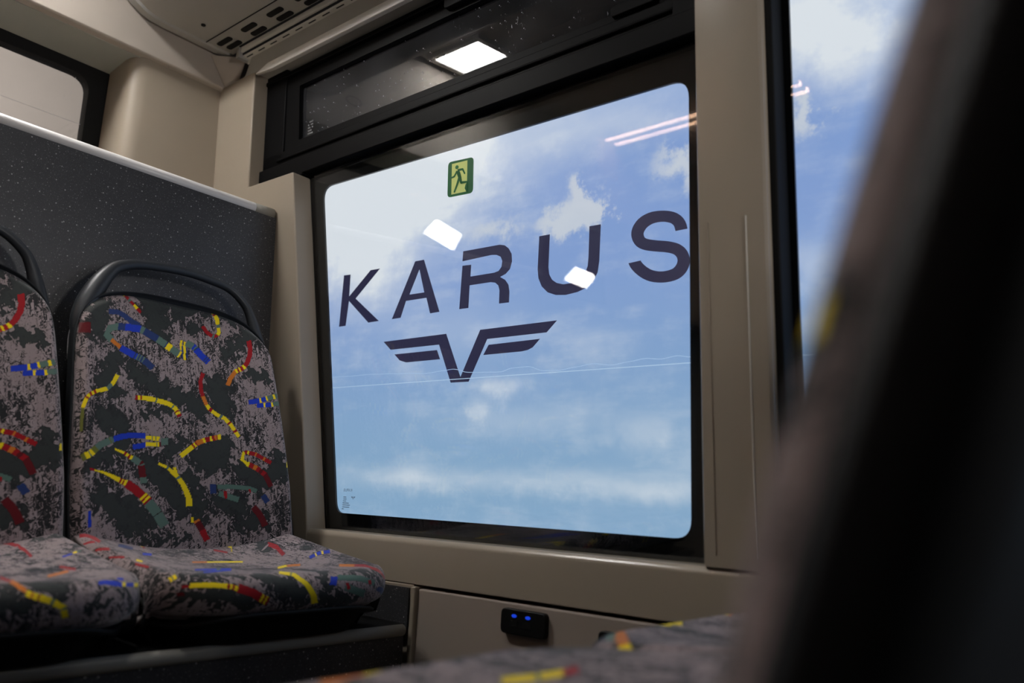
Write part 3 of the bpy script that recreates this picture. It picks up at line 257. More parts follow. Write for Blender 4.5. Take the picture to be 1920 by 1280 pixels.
CUSHION_THREADS=[('r',0.617,0.0559,0.7,0.0347,0.694,0.0688,0.608,0.0894),('r',0.608,0.0894,0.694,0.0688,0.585,0.127,0.505,0.1417),('b',0.602,0.197,0.66,0.1752,0.751,0.1652,0.697,0.1858),('y',0.697,0.1858,0.751,0.1652,0.765,0.1646,0.717,0.1835),('b',0.717,0.1835,0.765,0.1646,0.808,0.1617,0.748,0.1811),('b',0.748,0.1811,0.808,0.1617,0.828,0.1623,0.768,0.1817),('y',0.768,0.1817,0.828,0.1623,0.845,0.1635,0.785,0.1829),('b',0.785,0.1829,0.845,0.1635,0.903,0.1664,0.843,0.1858),('r',-0.863,0.3475,-0.866,0.3428,-0.828,0.3481,-0.828,0.3528),('y',-0.828,0.3534,-0.825,0.3457,-0.783,0.351,-0.788,0.3587),('y',-0.788,0.3587,-0.783,0.351,-0.74,0.3551,-0.742,0.3634),('y',-0.742,0.3634,-0.74,0.3551,-0.691,0.3593,-0.7,0.3675),('y',-0.7,0.3675,-0.691,0.3593,-0.642,0.364,-0.651,0.3716),('y',-0.651,0.3716,-0.642,0.364,-0.608,0.3663,-0.617,0.3745),('r',-0.617,0.3745,-0.608,0.3663,-0.591,0.3681,-0.602,0.3757),('y',-0.602,0.3757,-0.591,0.3681,-0.588,0.3681,-0.602,0.3757),('y',-0.602,0.3757,-0.588,0.3681,-0.574,0.3693,-0.588,0.3769),('r',-0.588,0.3769,-0.574,0.3693,-0.559,0.371,-0.574,0.3787),('y',-0.574,0.3787,-0.559,0.371,-0.539,0.3728,-0.551,0.3804),('r',-0.557,0.3822,-0.531,0.3698,-0.479,0.3751,-0.499,0.3875),('r',-0.499,0.3875,-0.479,0.3751,-0.413,0.3816,-0.451,0.3916),('r',-0.451,0.3916,-0.413,0.3816,-0.362,0.3887,-0.391,0.3998),('y',-0.388,0.3998,-0.365,0.3881,-0.348,0.3904,-0.371,0.4022),('r',-0.371,0.4022,-0.348,0.3904,-0.336,0.3916,-0.356,0.4034),('y',-0.356,0.4034,-0.336,0.3916,-0.322,0.3928,-0.339,0.4057),('r',-0.339,0.4057,-0.322,0.3928,-0.305,0.3945,-0.322,0.4075),('R',-0.886,0.3546,-0.888,0.3487,-0.854,0.354,-0.851,0.3598),('y',-0.185,0.3522,-0.033,0.3046,-0.047,0.3293,-0.139,0.3575),('y',-0.139,0.3575,-0.047,0.3293,-0.056,0.3428,-0.113,0.3604),('g',-0.113,0.3604,-0.056,0.3428,-0.05,0.3457,-0.104,0.361),('y',-0.104,0.361,-0.05,0.3457,-0.05,0.3516,-0.096,0.3622),('y',-0.096,0.3622,-0.05,0.3516,-0.03,0.3645,-0.067,0.3716),('y',-0.067,0.3716,-0.03,0.3645,0.01,0.374,-0.027,0.3792),('y',-0.027,0.3792,0.01,0.374,0.044,0.384,0.001,0.3887),('y',0.001,0.3887,0.044,0.384,0.084,0.3963,0.027,0.3969),('y',0.027,0.3969,0.084,0.3963,0.116,0.4098,0.056,0.4104),('y',0.09,0.2622,0.196,0.2264,0.308,0.2128,0.225,0.2405),('y',0.225,0.2405,0.308,0.2128,0.322,0.2134,0.242,0.2393),('o',0.242,0.2393,0.322,0.2134,0.376,0.2146,0.299,0.2393),('o',0.299,0.2393,0.376,0.2146,0.436,0.2187,0.362,0.2422),('b',-0.708,0.3322,-0.651,0.3105,-0.534,0.2928,-0.614,0.3228),('b',-0.614,0.3228,-0.534,0.2928,-0.385,0.2652,-0.499,0.3069),('b',-0.499,0.3069,-0.385,0.2652,-0.245,0.2417,-0.362,0.284),('b',-0.697,0.3034,-0.619,0.2734,-0.508,0.2575,-0.614,0.2975),('b',-0.614,0.2975,-0.508,0.2575,-0.391,0.2405,-0.516,0.2875),('b',-0.516,0.2875,-0.391,0.2405,-0.345,0.2346,-0.474,0.2822),('g',-0.474,0.2822,-0.345,0.2346,-0.302,0.2299,-0.433,0.2781),('b',-0.433,0.2781,-0.302,0.2299,-0.282,0.2281,-0.408,0.274),('b',-0.408,0.274,-0.282,0.2281,-0.185,0.2205,-0.308,0.2646),('y',-0.911,0.3299,-0.917,0.3205,-0.903,0.3205,-0.897,0.3299),('g',-0.897,0.3299,-0.903,0.3205,-0.897,0.3205,-0.894,0.3299),('y',-0.894,0.3299,-0.897,0.3205,-0.877,0.3193,-0.877,0.3299),('g',-0.877,0.3299,-0.877,0.3193,-0.871,0.3193,-0.874,0.3299),('b',0.193,0.381,0.227,0.3657,0.288,0.3675,0.256,0.3828),('G',0.276,0.374,0.302,0.3628,0.371,0.364,0.345,0.3751),('G',0.345,0.3751,0.371,0.364,0.442,0.3645,0.416,0.3763),('G',0.416,0.3763,0.442,0.3645,0.522,0.3657,0.485,0.3769),('G',0.485,0.3769,0.522,0.3657,0.591,0.3698,0.557,0.3798),('G',0.557,0.3798,0.591,0.3698,0.671,0.371,0.642,0.3816),('G',0.325,0.391,0.353,0.3798,0.445,0.3863,0.425,0.3975),('G',0.425,0.3975,0.445,0.3863,0.548,0.391,0.542,0.4039),('r',0.345,0.3792,0.376,0.3781,0.388,0.3892,0.359,0.3904),('r',0.582,0.374,0.614,0.3722,0.614,0.3798,0.582,0.381),('n',0.671,0.3869,0.72,0.3781,0.883,0.3675,0.817,0.3851),('o',0.536,0.2987,0.628,0.2728,0.677,0.2834,0.585,0.3087),('o',0.585,0.3087,0.677,0.2834,0.717,0.2916,0.622,0.3175),('r',0.622,0.3175,0.717,0.2916,0.728,0.2934,0.637,0.3181),('r',0.637,0.3181,0.728,0.2934,0.788,0.3016,0.694,0.3263),('r',0.694,0.3263,0.788,0.3016,0.76,0.3322,0.7,0.3457),('r',0.7,0.3457,0.76,0.3322,0.823,0.3404,0.765,0.3504),('r',0.765,0.3504,0.823,0.3404,0.9,0.3422,0.831,0.3557),('o',0.256,0.0,0.262,0.0,0.316,0.0,0.308,0.0),('y',0.308,0.0,0.316,0.0,0.351,0.0,0.333,0.0029),('y',0.333,0.0029,0.351,0.0,0.368,0.0,0.339,0.0071),('g',0.339,0.0071,0.368,0.0,0.393,0.0,0.342,0.0147),('y',0.342,0.0147,0.393,0.0,0.391,0.0159,0.336,0.0312),('y',0.336,0.0312,0.391,0.0159,0.253,0.0653,0.282,0.05),('r',0.147,0.0388,0.187,0.0253,0.245,0.0529,0.205,0.0664),('o',-0.359,0.1629,-0.305,0.1411,-0.219,0.1352,-0.268,0.1546),('o',-0.268,0.1546,-0.219,0.1352,-0.153,0.1323,-0.202,0.1511),('y',-0.202,0.1511,-0.153,0.1323,-0.139,0.1323,-0.185,0.1499),('y',-0.185,0.1499,-0.139,0.1323,-0.062,0.1311,-0.107,0.1482),('y',-0.107,0.1482,-0.062,0.1311,0.01,0.1323,-0.033,0.1482),('y',-0.033,0.1482,0.01,0.1323,0.079,0.1352,0.036,0.1505),('y',0.036,0.1505,0.079,0.1352,0.147,0.1382,0.102,0.1541),('r',-0.989,0.0412,-0.971,0.0276,-0.914,0.0265,-0.951,0.0523),('r',-0.951,0.0523,-0.914,0.0265,-0.857,0.03,-0.937,0.0694),('r',-0.937,0.0694,-0.857,0.03,-0.868,0.0659,-0.94,0.0994),('r',-1.0,0.0729,-0.997,0.067,-0.943,0.0811,-0.954,0.0911),('r',-0.991,0.1164,-0.986,0.11,-0.926,0.1323,-0.948,0.1458),('r',-0.983,0.1635,-0.977,0.1593,-0.957,0.1758,-0.966,0.1811),('r',-0.966,0.1811,-0.957,0.1758,-0.931,0.1893,-0.946,0.197),('r',-0.479,0.0,-0.476,0.0,-0.433,0.0,-0.459,0.0094),('y',-0.459,0.0094,-0.433,0.0,-0.416,0.0112,-0.471,0.0312),('r',-0.471,0.0312,-0.416,0.0112,-0.439,0.0294,-0.496,0.05),('b',-0.702,0.1417,-0.614,0.1011,-0.514,0.09,-0.597,0.127),('n',-0.788,0.0917,-0.688,0.0423,-0.625,0.0406,-0.725,0.0888),('n',-0.725,0.0888,-0.625,0.0406,-0.571,0.0441,-0.668,0.0894),('y',-0.926,0.224,-0.891,0.2099,-0.868,0.2199,-0.911,0.2375),('r',-0.954,0.2352,-0.94,0.2299,-0.917,0.2617,-0.937,0.2687)]
BACK_PATCHES=[([(-0.322,0.3623),(-0.279,0.3332),(-0.245,0.2899)],0.0214),([(-0.147,0.3521),(0.273,0.3642)],0.0107),([(0.785,0.3332),(0.617,0.3),(0.456,0.271)],0.0119),([(0.31,0.1988),(0.353,0.1633)],0.0226),([(0.136,0.1621),(0.116,0.1382)],0.0131),([(-0.494,0.2046),(-0.325,0.1867),(-0.153,0.1734),(0.041,0.1601)],0.0155),([(-0.682,0.2298),(-0.731,0.1961),(-0.797,0.1675)],0.0143),([(-0.797,0.1675),(-0.634,0.1588)],0.0095),([(0.474,0.3592),(0.599,0.3533)],0.0107),([(0.087,0.3135),(0.222,0.3216)],0.0095),([(-0.808,0.3248),(-0.837,0.2717)],0.0179),([(-0.774,0.1099),(-0.634,0.0977)],0.0179),([(0.671,0.2366),(0.848,0.2366)],0.0119),([(-0.213,0.3111),(0.05,0.3403)],0.0071),([(-0.139,0.1459),(-0.393,0.1279)],0.0071),([(-0.874,0.0324),(-0.665,0.0611),(-0.579,0.0708)],0.0129),([(-0.431,0.0345),(-0.239,0.003),(-0.133,-0.0223),(-0.07,-0.0391)],0.0176),([(-0.019,0.0186),(0.084,-0.0251),(0.082,-0.0581)],0.0106),([(0.079,0.0559),(0.342,0.0834)],0.0176),([(0.153,0.0383),(0.293,0.0499)],0.0153),([(-0.236,0.0592),(-0.064,0.0805)],0.0106),([(0.499,0.0366),(0.665,0.0125),(0.854,0.041)],0.0176),([(0.857,0.0681),(0.911,0.0347)],0.0118),([(-0.777,-0.0267),(-0.657,-0.0503),(-0.494,-0.0762)],0.0176),([(-0.554,-0.0293),(-0.348,-0.0696)],0.0106),([(0.253,-0.028),(0.479,-0.0357)],0.0129),([(0.474,-0.0678),(0.668,-0.0621)],0.0118),([(-0.451,-0.0964),(-0.03,-0.0968)],0.0047)]
CUSHION_PATCHES=[([(-0.313,0.0588),(-0.047,0.037)],0.0042),([(0.247,0.0029),(0.557,0.0)],0.0064),([(0.725,0.0),(0.539,0.0794)],0.0117),([(0.777,0.1258),(0.857,0.1217)],0.0064),([(-0.351,0.3563),(-0.159,0.3745),(-0.05,0.401)],0.0117),([(0.21,0.2881),(0.17,0.3757)],0.0096),([(0.119,0.4034),(0.428,0.4081)],0.0085),([(-0.814,0.3363),(-0.516,0.3522)],0.0053),([(-0.874,0.3575),(-0.451,0.4034)],0.0096),([(0.471,0.3516),(0.717,0.3593)],0.0064)]
LETTER_SHAPES=[[(1.6359,0.5488),(1.6095,0.5472),(1.6115,0.4909),(1.5324,0.5475),(1.4973,0.5465),(1.5859,0.4821),(1.4949,0.4156),(1.5341,0.4156),(1.6115,0.479),(1.621,0.4163),(1.6472,0.4163)],[(1.3728,0.5457),(1.3431,0.545),(1.2883,0.4154),(1.3185,0.415),(1.3317,0.4531),(1.4003,0.4538),(1.4173,0.4152),(1.4481,0.4151)],[(1.2179,0.5451),(1.1106,0.5426),(1.0964,0.5389),(1.0851,0.5304),(1.0766,0.5168),(1.0753,0.5005),(1.0806,0.4847),(1.0926,0.4756),(1.1082,0.4712),(1.0935,0.4626),(1.0845,0.451),(1.0815,0.4363),(1.0823,0.4127),(1.1101,0.4134),(1.1094,0.4421),(1.113,0.4534),(1.1216,0.4603),(1.1348,0.4634),(1.1964,0.4645),(1.1988,0.414),(1.2266,0.4144),(1.2195,0.5123),(1.1928,0.5106),(1.1945,0.4841),(1.1255,0.4829),(1.1124,0.485),(1.1047,0.4926),(1.1026,0.5055),(1.1073,0.5155),(1.1187,0.5212),(1.1331,0.5235),(1.2198,0.5224)],[(1.0026,0.5426),(0.9751,0.542),(0.9783,0.4732),(0.9762,0.4582),(0.9691,0.446),(0.9574,0.4378),(0.94,0.4326),(0.9213,0.433),(0.9034,0.437),(0.889,0.4471),(0.8818,0.461),(0.8798,0.4788),(0.8772,0.5413),(0.8504,0.5404),(0.8545,0.4669),(0.8584,0.4456),(0.8687,0.4291),(0.8843,0.4188),(0.9058,0.4127),(0.935,0.4103),(0.9599,0.4134),(0.9801,0.4213),(0.9956,0.4358),(1.004,0.4537),(1.0063,0.473)],[(0.6644,0.4983),(0.6652,0.502),(0.6664,0.5074),(0.6688,0.5135),(0.6722,0.5191),(0.6762,0.5239),(0.6808,0.5281),(0.6858,0.5317),(0.6914,0.5347),(0.6973,0.5371),(0.704,0.5393),(0.7113,0.5411),(0.719,0.5425),(0.727,0.5434),(0.7354,0.5437),(0.7438,0.5431),(0.7517,0.5414),(0.759,0.5389),(0.7657,0.5354),(0.7715,0.5308),(0.7761,0.5255),(0.7794,0.52),(0.7815,0.5139),(0.782,0.5077),(0.7812,0.5017),(0.7792,0.4957),(0.776,0.4896),(0.7714,0.4839),(0.7657,0.4792),(0.7597,0.4758),(0.7534,0.473),(0.7464,0.4707),(0.7389,0.4686),(0.7312,0.4667),(0.7228,0.4647),(0.7142,0.4629),(0.707,0.4609),(0.7009,0.4589),(0.696,0.4569),(0.6925,0.4549),(0.6901,0.4528),(0.6883,0.4507),(0.6871,0.4488),(0.6863,0.4467),(0.6858,0.4442),(0.6858,0.4419),(0.6862,0.4397),(0.6872,0.4372),(0.6887,0.4348),(0.6906,0.4326),(0.6929,0.4307),(0.6955,0.4292),(0.6993,0.4281),(0.7045,0.4273),(0.71,0.427),(0.7152,0.427),(0.7204,0.4275),(0.7256,0.4285),(0.731,0.43),(0.7362,0.4319),(0.7407,0.434),(0.7449,0.4367),(0.7492,0.4399),(0.7531,0.4432),(0.7561,0.4461),(0.7586,0.4489),(0.7604,0.4512),(0.7617,0.4532),(0.7627,0.4554),(0.7626,0.4544),(0.7887,0.4531),(0.7865,0.4481),(0.7845,0.4445),(0.7815,0.4402),(0.778,0.4361),(0.774,0.4319),(0.7692,0.4277),(0.7639,0.4234),(0.7576,0.419),(0.7504,0.415),(0.7429,0.4118),(0.7354,0.4094),(0.728,0.4077),(0.7208,0.4065),(0.7136,0.4058),(0.7065,0.4056),(0.6992,0.4059),(0.6917,0.4068),(0.6844,0.4086),(0.678,0.4116),(0.6727,0.4153),(0.6684,0.4197),(0.665,0.4248),(0.6625,0.4305),(0.6612,0.4368),(0.6614,0.4434),(0.6628,0.4501),(0.6657,0.4567),(0.6698,0.4627),(0.6751,0.468),(0.6814,0.4726),(0.6884,0.4762),(0.6957,0.479),(0.7033,0.4815),(0.7119,0.4837),(0.7207,0.4857),(0.7286,0.4877),(0.7357,0.4896),(0.742,0.4915),(0.7469,0.4933),(0.7502,0.495),(0.752,0.4963),(0.7528,0.4972),(0.7536,0.4985),(0.7544,0.5004),(0.7549,0.5024),(0.7551,0.504),(0.7551,0.5054),(0.7546,0.5071),(0.7531,0.5098),(0.7507,0.5128),(0.748,0.5153),(0.7445,0.5174),(0.74,0.5192),(0.7353,0.5205),(0.73,0.5212),(0.7239,0.5212),(0.7179,0.5208),(0.7124,0.5199),(0.707,0.5184),(0.7024,0.5168),(0.6991,0.5153),(0.6967,0.5138),(0.6948,0.5122),(0.6932,0.5105),(0.6919,0.5088),(0.6911,0.5073),(0.6903,0.5048),(0.6894,0.5009),(0.6888,0.4981)]]
LETTER_A_HOLE=[(1.3577,0.5241),(1.3395,0.4668),(1.3893,0.4678)]
WING_SHAPES=[[(1.4748,0.3627),(1.2652,0.3627),(1.2188,0.2626),(1.1628,0.3619),(0.9562,0.3611),(0.9822,0.3392),(1.1421,0.3399),(1.1941,0.2511),(1.2482,0.2519),(1.2871,0.34),(1.4488,0.3412)],[(1.4349,0.3291),(1.293,0.3282),(1.2828,0.3065),(1.394,0.3071),(1.4161,0.3134)],[(1.1379,0.327),(0.999,0.3276),(1.018,0.3115),(1.031,0.3072),(1.0468,0.3056),(1.1529,0.3061)]]
SEAM=[(1.6611,0.2611),(0.6636,0.2552),(0.4206,0.2533)]
WRINKLE=[(1.7169,0.2791),(1.663,0.2883),(1.5894,0.2867),(1.5291,0.287),(1.4708,0.2847),(1.3965,0.2814),(1.3256,0.2771),(1.2748,0.2799),(1.2419,0.2814),(1.1936,0.2713),(1.1624,0.2693),(1.1022,0.2667),(1.0732,0.2727),(1.0307,0.2732),(0.9894,0.2618),(0.9495,0.2603),(0.9108,0.2641),(0.8732,0.2678),(0.8249,0.2624),(0.7899,0.266),(0.7558,0.2695),(0.7227,0.2661),(0.6905,0.2695),(0.6634,0.2655),(0.4707,0.2633)]
CLOUDS_AND_HAZE=[(1.4558,0.7605,0.3,0.15,1.5,1,0.219),(1.2567,0.7812,0.115,0.078,0.8,1,0.242),(1.6031,0.6789,0.162,0.155,1.1,1,0.183),(1.6279,0.6338,0.038,0.031,-1.2,0,0.169),(1.5226,0.5278,0.135,0.094,0.5,1,0.138),(1.7242,0.7526,0.046,0.089,-0.7,0,0.2),(1.1537,0.5845,0.084,0.042,0.65,0,0.178),(0.8973,0.6104,0.041,0.05,0.95,0,0.206),(0.9502,0.565,0.078,0.031,0.95,0,0.185),(0.8468,0.5566,0.034,0.03,0.9,0,0.19),(0.6914,0.6342,0.054,0.033,0.75,0,0.237),(0.6623,0.5767,0.023,0.04,0.7,0,0.216),(0.7486,0.7277,0.111,0.03,0.3,1,0.272),(0.9507,0.7535,0.154,0.058,0.35,1,0.261),(1.1165,0.236,0.072,0.018,0.5,1,0.051),(1.1683,0.1872,0.036,0.02,0.4,1,0.03),(0.8731,0.2957,0.072,0.036,0.25,1,0.081),(1.0434,0.1616,0.218,0.032,0.25,1,0.024),(0.7524,0.1306,0.064,0.033,0.35,1,0.012),(0.9111,0.0417,0.286,0.022,0.35,1,-0.023),(0.7379,0.0271,0.093,0.02,0.45,1,-0.031),(1.386,0.0426,0.228,0.024,0.3,1,-0.019),(0.4295,0.8154,0.108,0.071,1.3,1,0.36),(0.3651,0.7185,0.071,0.054,0.5,1,0.322),(0.4541,0.657,0.028,0.046,0.8,0,0.276),(0.4392,0.395,0.058,0.039,0.4,1,0.148),(1.2444,0.3676,0.185,0.072,0.2,1,0.095)]
NEAR_THREADS=[[('y',-0.379,0.3522,-0.379,0.3522,-0.425,0.3516,-0.422,0.3516),('y',-0.422,0.3516,-0.425,0.3516,-0.471,0.351,-0.471,0.351),('y',-0.471,0.351,-0.471,0.351,-0.514,0.3498,-0.514,0.3498),('b',-0.508,0.3487,-0.514,0.3498,-0.554,0.3487,-0.539,0.3457),('b',-0.539,0.3457,-0.554,0.3487,-0.591,0.3469,-0.577,0.344),('b',-0.577,0.344,-0.591,0.3469,-0.625,0.3446,-0.611,0.3416),('b',-0.611,0.3416,-0.625,0.3446,-0.662,0.3422,-0.654,0.3404),('o',0.305,0.3316,0.245,0.3522,0.213,0.3528,0.268,0.334),('o',0.268,0.334,0.213,0.3528,0.182,0.3528,0.23,0.3369),('o',0.23,0.3369,0.182,0.3528,0.15,0.3528,0.19,0.3399),('o',0.19,0.3399,0.15,0.3528,0.119,0.3528,0.153,0.3422),('o',0.153,0.3422,0.119,0.3528,0.104,0.3528,0.139,0.3422),('r',0.139,0.3422,0.104,0.3528,0.09,0.3528,0.124,0.3428),('o',0.124,0.3428,0.09,0.3528,0.084,0.3528,0.119,0.3428),('o',0.119,0.3428,0.084,0.3528,0.064,0.3528,0.096,0.344),('y',0.096,0.344,0.064,0.3528,0.053,0.3528,0.082,0.344),('y',0.082,0.344,0.053,0.3528,0.019,0.3528,0.044,0.3451),('y',0.044,0.3451,0.019,0.3528,-0.016,0.3528,0.004,0.3469),('y',-0.207,0.2722,-0.285,0.2875,-0.313,0.2852,-0.239,0.2705),('y',-0.239,0.2705,-0.313,0.2852,-0.342,0.2828,-0.265,0.2681),('y',-0.265,0.2681,-0.342,0.2828,-0.371,0.2805,-0.293,0.2658),('y',-0.293,0.2658,-0.371,0.2805,-0.399,0.2781,-0.319,0.2634),('y',-0.319,0.2634,-0.399,0.2781,-0.413,0.2769,-0.333,0.2622),('g',-0.333,0.2622,-0.413,0.2769,-0.428,0.2758,-0.351,0.2611),('y',-0.351,0.2611,-0.428,0.2758,-0.459,0.2734,-0.382,0.2593),('y',-0.382,0.2593,-0.459,0.2734,-0.491,0.2716,-0.411,0.2569),('y',-0.411,0.2569,-0.491,0.2716,-0.519,0.2687,-0.439,0.2546),('r',-0.439,0.2546,-0.519,0.2687,-0.557,0.2675,-0.474,0.2528),('r',-0.474,0.2528,-0.557,0.2675,-0.591,0.2658,-0.508,0.2511)],[('g',0.84,0.3257,0.648,0.3487,0.582,0.3498,0.883,0.3105),('g',0.883,0.3105,0.582,0.3498,0.571,0.3498,0.888,0.3081),('o',0.888,0.3081,0.571,0.3498,0.525,0.3457,0.871,0.3069),('o',0.871,0.3069,0.525,0.3457,0.866,0.294,0.931,0.2987),('o',0.931,0.2987,0.866,0.294,0.906,0.2881,0.94,0.2969),('y',0.94,0.2969,0.906,0.2881,0.943,0.2811,0.96,0.2911),('y',0.96,0.2911,0.943,0.2811,0.963,0.2746,0.977,0.2852),('y',0.977,0.2852,0.963,0.2746,0.971,0.2699,0.989,0.2752),('y',0.989,0.2752,0.971,0.2699,0.98,0.2622,0.994,0.2681),('y',0.994,0.2681,0.98,0.2622,0.989,0.2546,1.0,0.2605),('r',0.465,0.351,0.456,0.3516,0.385,0.3522,0.388,0.3522),('r',0.388,0.3522,0.385,0.3522,0.316,0.3522,0.319,0.3522),('r',0.319,0.3522,0.316,0.3522,0.236,0.3528,0.245,0.3528),('r',0.245,0.3528,0.236,0.3528,0.196,0.3522,0.202,0.3528),('y',0.202,0.3528,0.196,0.3522,0.162,0.3528,0.182,0.3516),('y',0.182,0.3516,0.162,0.3528,0.087,0.3528,0.167,0.344),('y',0.167,0.344,0.087,0.3528,0.01,0.3528,0.133,0.3387),('y',0.259,0.3522,0.242,0.3528,0.159,0.3528,0.176,0.3522),('y',0.176,0.3522,0.159,0.3528,0.142,0.3528,0.159,0.3522),('r',0.159,0.3522,0.142,0.3528,0.073,0.3528,0.087,0.3528),('y',0.087,0.3528,0.073,0.3528,-0.016,0.3528,0.084,0.3422),('y',0.084,0.3422,-0.016,0.3528,-0.104,0.3528,0.062,0.334),('y',-0.456,0.351,-0.496,0.3504,-0.568,0.3475,-0.534,0.3487),('y',-0.534,0.3487,-0.568,0.3475,-0.605,0.3451,-0.511,0.3399),('o',-0.511,0.3399,-0.605,0.3451,-0.631,0.3434,-0.479,0.3322)]]
SIDE_THREADS=[('r',0.597,0.0165,0.628,0.0,0.662,0.0135,0.628,0.0323),('r',0.628,0.0323,0.662,0.0135,0.677,0.0394,0.642,0.0541),('r',0.642,0.0541,0.677,0.0394,0.668,0.0747,0.637,0.0847),('r',0.637,0.0847,0.668,0.0747,0.639,0.1158,0.605,0.1276),('r',0.614,0.2228,0.651,0.2029,0.671,0.2199,0.634,0.2399),('r',0.634,0.2399,0.671,0.2199,0.688,0.2387,0.648,0.2593),('o',0.634,0.2428,0.599,0.264,0.516,0.2769,0.554,0.2534),('o',0.554,0.2534,0.516,0.2769,0.428,0.2946,0.474,0.2652),('r',0.216,0.2658,0.273,0.2317,0.247,0.2769,0.173,0.321),('r',0.173,0.321,0.247,0.2769,0.173,0.3498,0.153,0.3575),('o',0.139,0.3475,0.253,0.2834,0.185,0.3522,0.159,0.3622),('o',0.159,0.3622,0.185,0.3522,0.21,0.364,0.193,0.3704),('y',0.19,0.3745,0.21,0.3645,0.23,0.3675,0.213,0.3769),('o',0.213,0.3769,0.23,0.3675,0.239,0.3687,0.225,0.3781),('y',0.225,0.3781,0.239,0.3687,0.245,0.3698,0.23,0.3787),('y',0.23,0.3787,0.245,0.3698,0.262,0.3716,0.247,0.3804),('r',0.247,0.3804,0.262,0.3716,0.27,0.3722,0.259,0.381),('y',0.259,0.381,0.27,0.3722,0.285,0.3734,0.27,0.3822),('y',0.27,0.3822,0.285,0.3734,0.325,0.3775,0.313,0.3857),('y',0.313,0.3857,0.325,0.3775,0.33,0.3781,0.316,0.3857),('g',0.316,0.3857,0.33,0.3781,0.348,0.3798,0.33,0.3875),('y',0.33,0.3875,0.348,0.3798,0.368,0.3828,0.353,0.3904),('y',0.353,0.3904,0.368,0.3828,0.408,0.3887,0.376,0.3928),('g',0.376,0.3928,0.408,0.3887,0.413,0.3916,0.376,0.3934),('g',0.376,0.3934,0.413,0.3916,0.413,0.3922,0.376,0.3939),('y',0.376,0.3939,0.413,0.3922,0.433,0.4022,0.396,0.4039),('b',0.599,0.3598,0.611,0.3498,0.665,0.3463,0.651,0.3569),('b',0.651,0.3569,0.665,0.3463,0.717,0.3475,0.697,0.3575),('b',0.697,0.3575,0.717,0.3475,0.771,0.3469,0.754,0.3557),('b',0.737,0.3428,0.757,0.334,0.794,0.3352,0.78,0.3422),('y',0.757,0.354,0.768,0.3457,0.794,0.344,0.783,0.3516),('b',0.783,0.3516,0.794,0.344,0.834,0.3399,0.823,0.3475),('b',0.823,0.3475,0.834,0.3399,0.868,0.3352,0.857,0.3434),('y',0.857,0.3434,0.868,0.3352,0.926,0.3246,0.908,0.3346),('g',0.917,0.3228,0.94,0.3099,0.948,0.3157,0.951,0.3193),('g',0.951,0.3193,0.948,0.3157,0.954,0.3199,0.96,0.321),('b',0.742,0.1611,0.76,0.1499,0.834,0.1452,0.82,0.1546),('y',0.825,0.1517,0.84,0.1417,0.871,0.1394,0.854,0.1505),('g',0.854,0.1505,0.871,0.1394,0.9,0.1382,0.886,0.1482)]
SIDE_PATCHES=[([(0.073,0.3657),(0.119,0.3804)],0.0135),([(0.242,0.3375),(0.365,0.3681)],0.0127),([(0.8,0.0382),(0.971,0.04)],0.0059),([(0.534,0.0776),(0.642,0.1017)],0.0051),([(0.651,0.2234),(0.803,0.2734)],0.0051),([(0.542,0.3928),(0.634,0.3698)],0.0042),([(0.685,0.351),(0.86,0.3698)],0.0034)]

ZB=-.125
def back_pt(a,b,rec=.26,lean=.05):
    "front of the backrest pad: a -1..1 across, b 0..1 up"
    a=np.asarray(a,float);b=np.asarray(b,float)
    zt=.215+.152*np.clip(1-np.abs(a)**3.2,0,1)**.3
    z=ZB+b*(zt-ZB)
    hw=.220-.05*np.clip(z,0,1)
    x=a*hw-lean*(z+.07)
    e=np.clip((np.abs(a)-.92)/.08,0,1);g=np.clip((b-.96)/.04,0,1)
    y=1.44+rec*(z+.08)+.012-.022*a*a-.012*np.sin(np.clip((z+.12)/.45,0,1)*np.pi)+.020*e**2.2+.016*g**2.2
    return x,y,z
L1=.345;RR=.030
def cush_pt(a,s):
    "cushion pad: s metres of fabric from the back edge over the top and round the front roll"
    a=np.asarray(a,float);s=np.asarray(s,float)
    aa=np.abs(a)
    l1=L1-.072*aa**5
    t=np.clip(s/l1,0,1)
    e=np.clip((aa-.90)/.10,0,1)
    top=-.112-.014*t-.010*np.sin(t*np.pi)
    side=(.036*(1-t)+.004*t+.010*np.sin(t*np.pi))*aa**2.2
    z0=top+side-(.010+.014*t)*e**2.5
    y0=1.458-np.minimum(s,l1)
    th=np.clip((s-l1)/RR,0,np.pi*1.05)
    r=RR*(1-.2*e)
    y=y0-r*np.sin(th);z=z0-r*(1-np.cos(th))
    x=a*(.223-.010*(1-t)**3-.002*t**4)
    return x,y,z


